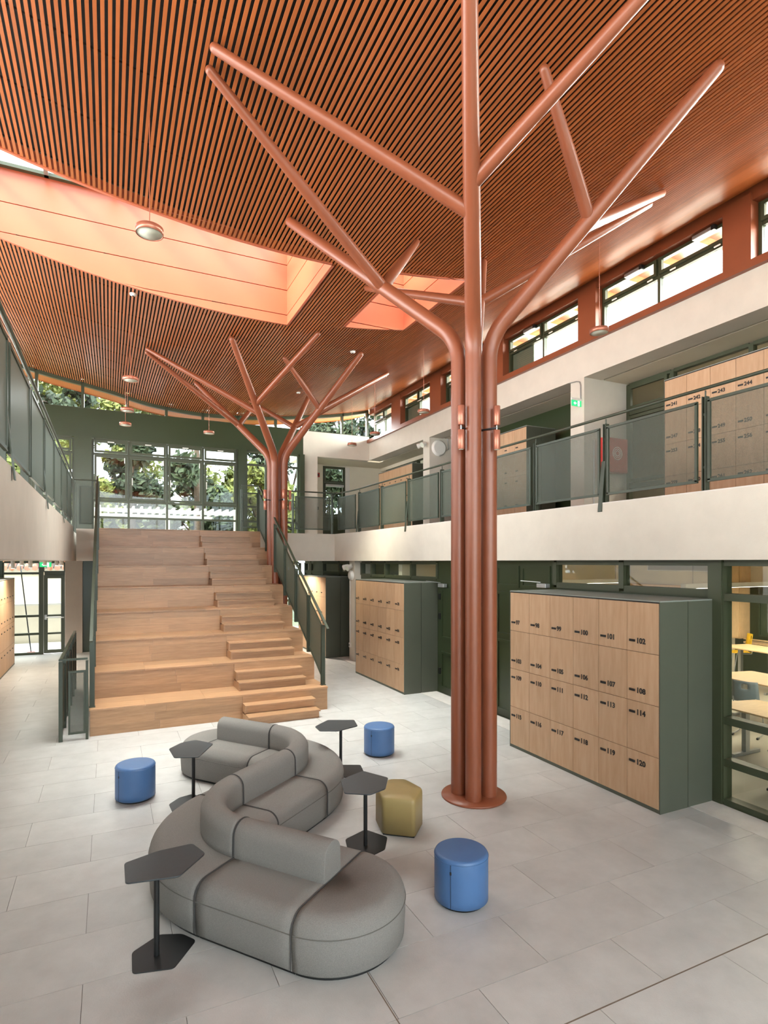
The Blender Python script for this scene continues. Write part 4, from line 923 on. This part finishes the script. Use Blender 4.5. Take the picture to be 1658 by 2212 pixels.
# ------------------------------------------------------------------ classroom contents
def desk(label, cx, cy, z, poly):
    t = thing('classroom_table', label, 'table', (cx, cy, 0), 'classroom tables')
    MB().prism(round_poly([(cx+x, cy+y) for x, y in poly], .08), z-.025, z).build('table_top', BIRCH, t, .004)
    for s_ in (-1, 1):
        B(cx-.05, cx+.05, cy+.38*s_-.035, cy+.38*s_+.035, .05, z-.025).build('leg', STEEL, t, .004)
        B(cx-.32, cx+.32, cy+.38*s_-.03, cy+.38*s_+.03, .0, .05).build('foot', STEEL, t, .006)
    return t
TR = [(-.45, -.75), (.5, -.6), (.55, .55), (-.35, .75)]
desk('birch classroom table nearest the glass at the right edge', 8.95, 5.35, .76, TR); desk('second birch classroom table behind the first', 11.3, 6.9, .76, [(-.6, -.7), (.5, -.8), (.6, .6), (-.5, .8)])
desk('high birch table beside the yellow chair', 13.6, 8.45, .98, TR)
def chair(label, x, y, rz, m, sz=.47):
    t = thing('classroom_chair', label, 'chair', (0, 0, 0), 'classroom chairs')
    se = MB(); vs = []; K = 8
    for i in range(K+1):
        u = i/K
        for j in range(7):
            w = (j/6-.5)*.42; vs.append((lerp(.2, -.2, u), w, sz+.02*abs(w/.21)**2-.02*(u < .15)))
    fs = [(i*7+j, i*7+j+1, (i+1)*7+j+1, (i+1)*7+j) for i in range(K) for j in range(6)]
    o1 = MB().add(vs, fs, True).build('seat', m, t); s_ = o1.modifiers.new('th', 'SOLIDIFY'); s_.thickness = .012
    vs = []; fs = []
    for i in range(9):
        for j in range(9):
            vs.append((-.2-.05*i/8+.05*(j/4-1)**2, (j/8-.5)*.42*(1-.1*i/8), sz+.1+.36*i/8))
    for i in range(8):
        for j in range(8):
            if i in (5, 6) and j in (3, 4): continue
            fs.append((i*9+j, i*9+j+1, (i+1)*9+j+1, (i+1)*9+j))
    o2 = MB().add(vs, fs, True).build('backrest', m, t); s_ = o2.modifiers.new('th', 'SOLIDIFY'); s_.thickness = .012
    for s_ in (-1, 1):
        MB().tube([(-.24, .17*s_, sz+.18), (-.2, .17*s_, sz-.02), (.12, .17*s_, sz-.03), (.2, .17*s_, .1), (.16, .19*s_, .02), (-.22, .19*s_, .02)], .011, 8).build('leg', STEEL, t)
        B(-.24, -.16, .175*s_+(-.0 if s_ > 0 else -.03), .175*s_+(.03 if s_ > 0 else 0), .0, .03).build('rubber_foot', DARK, t)
    t.location = (x, y, 0); t.rotation_euler = (0, 0, rz); return t
t = thing('linear_lamp', 'linear lamp added to brighten the upper room behind the gallery glazing', 'lamp', (12.6, 5, 7.1)); B(12.54, 12.66, 2, 9, 7.1, 7.2).build('housing', WPLA, t); B(12.56, 12.64, 2.05, 8.95, 7.09, 7.1).build('diffuser', LITL, t)  # unseen lamp, added so the upper room does not render black
for yy in (2.5, 8.5): MB().tube([(12.6, yy, 7.2), (12.6, yy, 7.42)], .006, 5).build('cord', DARK, t)
ld = bpy.data.lights.new('lamp_light', 'AREA'); ld.shape = 'RECTANGLE'; ld.size = .1; ld.size_y = 7; ld.energy = 40; ld.color = (1, .9, .75); lo = bpy.data.objects.new('lamp_light', ld); COL.objects.link(lo); lo.location = (12.6, 5.5, 7.08)
chair('yellow shell chair at the high table in the classroom', 14.4, 9.35, 2.4, YEL, .72)
chair('grey shell chair with a round hole between the two birch tables', 10.0, 6.35, .3, GREYP, .5)
chair('pale blue chair pushed in behind the nearer birch table', 10.2, 5.6, 2.8, BLUEP, .5)
chair('grey shell chair by the glass in front of the nearest birch table', 8.05, 4.55, .2, GREYP, .5)
t = thing('wall_cabinet', 'tall light wood cabinet on the classroom back wall', 'cabinet', (14.95, 10, 1.0)); B(14.75, 15.2, 9.6, 10.1, 1.0, 2.95).build('body', BIRCH, t); B(14.73, 14.75, 9.61, 9.85, 1.02, 2.9).build('door', BIRCH, t); B(14.73, 14.75, 9.86, 10.09, 1.02, 2.9).build('door', BIRCH, t)
t = thing('blackboard', 'dark green board framed on the classroom wall', 'board', (15.15, 7.5, 1.1)); B(15.12, 15.17, 6.2, 9.3, 1.12, 2.3).build('board', mat('board_green', (0.03, 0.045, 0.02), .5, noise=.1), t); sash(t, 'x', 15.12, 6.15, 9.35, 1.07, 2.35, .05, -.02, .02, m=GREENP, name='board_frame')
t = thing('wall_shelf', 'long wooden ledge under the board in the classroom', 'shelf', (15.1, 7.5, .93)); B(14.9, 15.17, 3, 9.6, .88, .93).build('ledge', BIRCH, t, .003); B(14.9, 14.93, 3, 9.6, .98, 1.01).build('rail', BIRCH, t)
t = thing('slatted_wood_panel', 'slatted wood wall panel in the classroom', 'wall panel', (15.1, 12, 1)); B(15.15, 15.19, 10.4, 13.6, .1, 2.3).build('backing', OAK, t)
for k in range(22): B(15.11, 15.15, 10.4, 13.6, .14+k*.1, .19+k*.1).build('slat', BIRCH, t)
t = thing('air_grille', 'white ventilation grille high on the classroom wall', 'vent', (15.15, 11.3, 2.8)); sash(t, 'x', 15.18, 9.8, 12.8, 2.72, 2.9, .02, -.02, 0, m=WPLA, name='grille_frame')
for k in range(6): B(15.165, 15.19, 9.82, 12.78, 2.745+k*.025, 2.752+k*.025).build('slat', STEEL, t)
for i, (y, xa, xb) in enumerate(((8.3, 10.9, 14.6), (5.2, 9.0, 14.0), (11.4, 9.4, 12.6))):
    t = thing('linear_lamp', ['long white linear lamp hanging in the classroom behind the second top pane', 'white linear lamp hanging in the classroom nearest the camera', 'white linear lamp hanging at the far end of the classroom'][i], 'lamp', ((xa+xb)/2, y, 2.5), 'classroom linear lamps')
    B(xa, xb, y-.06, y+.06, 2.43, 2.53).build('housing', WPLA, t); B(xa+.02, xb-.02, y-.045, y+.045, 2.425, 2.43).build('diffuser', LITL, t)
    for x in (xa+.3, xb-.3): MB().tube([(x, y, 2.53), (x, y, FZ)], .004, 5).build('cord', DARK, t)
    ld = bpy.data.lights.new('lamp_light', 'AREA'); ld.shape = 'RECTANGLE'; ld.size = xb-xa; ld.size_y = .1; ld.energy = 24; ld.color = (1, .88, .68)
    lo = bpy.data.objects.new('lamp_light', ld); COL.objects.link(lo); lo.location = ((xa+xb)/2, y, 2.415)

# ------------------------------------------------------------------ outside
S(B(-60, 60, 21.95, 90, -.45, -.30).build('ground_north', GRASS)); S(B(-60, -9.3, -40, 21.95, -.45, -.3).build('ground_west', GRASS)); S(B(15.5, 60, -40, 21.95, -.45, -.3).build('ground_east', GRASS)); S(B(-9.3, 15.5, -40, -7.4, -.45, -.3).build('ground_south', GRASS))
S(B(-9, 12, 21.9, 26.5, -.3, -.05).build('floor_terrace', STRIP))
def leaf_tree(label, x, y, z0, th, cz, R_, H_, m, n, cone=False, seed=1):
    rs = random.Random(seed); t = thing('tree', label, 'tree', (x, y, z0), 'trees outside the windows')
    MB().tube([(x, y, z0), (x+.1, y, z0+th*.5), (x, y+.1, z0+th)], [.26, .2, .08], 10).build('trunk', BARK, t)
    br = MB(); fo = MB(); cl = []
    for k in range(26):
        a = rs.uniform(0, 2*PI); f = rs.uniform(.05, .98); rr = R_*(1-f*.85 if cone else math.sqrt(max(.05, 1-(2*f-1)**2)))*rs.uniform(.5, 1)
        e = (x+rr*math.cos(a), y+rr*math.sin(a), cz+H_*f-(.3*rr if cone else 0)); cl.append((e, rs.uniform(.5, 1.0)*R_*.36))
        if k < 14: br.tube([(x, y, min(z0+th, cz+H_*f*.7)), ((x+e[0])/2, (y+e[1])/2, e[2]-.1), e], [.06, .04, .015], 5)
    br.build('branches', BARK, t)
    for _ in range(n):
        (cx_, cy_, cz_), cr = cl[rs.randrange(len(cl))]
        d = Vector((rs.gauss(0, 1), rs.gauss(0, 1), rs.gauss(0, .6))).normalized()*cr*rs.random()**.4
        c = Vector((cx_, cy_, cz_))+d; a = Vector((rs.gauss(0, 1), rs.gauss(0, 1), rs.gauss(0, 1))).normalized(); b = a.orthogonal().normalized(); s_ = rs.uniform(.12, .30)
        fo.add([c-a*s_, c+b*s_*.6, c+a*s_, c-b*s_*.6], [(0, 1, 2, 3)])
    o = fo.build('foliage', m, t); o['kind'] = 'stuff'
TREES = [('tall conifer with a thick trunk straight behind the middle windows', 3.9, 30, 11, .8, 3.2, 11.5, LEAF1, 9000, True), ('dark conifer left of the middle behind the back windows', 1.0, 33, 9, 1.5, 2.8, 9, LEAF1, 7000, True),
 ('yellow green tree behind the left panes of the back windows', -2.6, 31, 6, 2.2, 2.6, 6.5, LEAF2, 7000, False), ('yellow green tree behind the right panes near the far column', 7.2, 31, 6, 2.0, 2.6, 6.2, LEAF2, 7000, False),
 ('leafy tree seen above the left gallery handrail', -3.6, 34, 12, 8.2, 2.8, 5.6, LEAF1, 6000, False), ('broad pine seen over the green band', .2, 44, 14, 11.6, 4.6, 3.9, LEAF2, 6000, False),
 ('dark tree behind the far right window slit', 12.9, 33, 10, 7.0, 2.8, 7.2, LEAF1, 6000, False), ('bushy tree outside the side room windows', 18.8, 19, 3, 0.8, 2.6, 4.0, LEAF2, 6000, False), ('low bushes tree beyond the terrace', 4.8, 36, 4, .5, 4.2, 4.5, LEAF2, 9000, False), ('bushy hedge tree behind the left garden wall', -7.5, 34, 3, .6, 3.6, 5.0, LEAF2, 7000, False), ('bushy tree filling the view behind the right back panes', 11.4, 39, 8, 2.6, 3.6, 11.0, LEAF1, 9000, False), ('light green bush tree low behind the left back panes', -.8, 38, 4, .4, 4.2, 7.4, LEAF2, 8000, False), ('light green bush tree low behind the pane right of the middle', 7.4, 38, 4, .4, 4.2, 7.0, LEAF2, 8000, False), ('wide tree filling the view between the two conifers', 2.2, 42, 4, .6, 5.0, 10.0, LEAF2, 12000, False)]
for i, a in enumerate(TREES): leaf_tree(a[0], a[1], a[2], -.3, a[3], a[4], a[5], a[6], a[7], a[8], a[9], seed=i+3)
# white slatted pergola and curtain
t = thing('pergola', 'white slatted garden pergola seen through the back windows', 'pergola', (2.5, 26.5, 0))
for x in (-.6, 2.2, 5.0): B(x-.08, x+.08, 25.6, 25.76, -.3, 5.0).build('post', OUTW, t)
B(-.8, 5.3, 25.6, 25.72, 5.0, 5.15).build('beam', WPLA, t); B(-.8, 5.3, 28.6, 28.72, 5.0, 5.15).build('beam', WPLA, t)
for k in range(20): B(-.7+k*.31, -.62+k*.31, 25.4, 28.9, 5.15, 5.24).build('slat', WPLA, t)
t = thing('garden_wall', 'low rendered garden wall outside the left glazed door', 'wall', (-4, 25.5, 0)); B(-9, 0, 25.2, 25.4, -.3, 1.35).build('wall_panel', OUTW, t); B(-9, 0, 25.18, 25.42, 1.35, 1.42).build('coping', STRIP, t)
t = thing('outbuilding', 'cream outbuilding with a clay tile roof beyond the glazed door', 'building', (-5, 29, 0)); B(-11, 2, 29, 29.3, -.3, 2.7).build('wall_panel', OUTW, t)
for k in range(46): MB().tube([(-11+k*.28, 28.8, 2.72), (-11+k*.28, 30.4, 3.3)], .12, 8).build('roof_tile', CLAY, t)
t = thing('guy_wire', 'thin dark pole leaning outside the left glazed door', 'pole', (-2.4, 22.6, 0)); MB().tube([(-2.35, 22.4, 0), (-2.75, 22.6, 3.6)], .018, 6).build('pole', DARK, t); MB().lathe([(0, 0), (.12, 0), (.12, .05), (0, .05)], (-2.35, 22.4, -.05), 12).build('base_disc', RED, t)
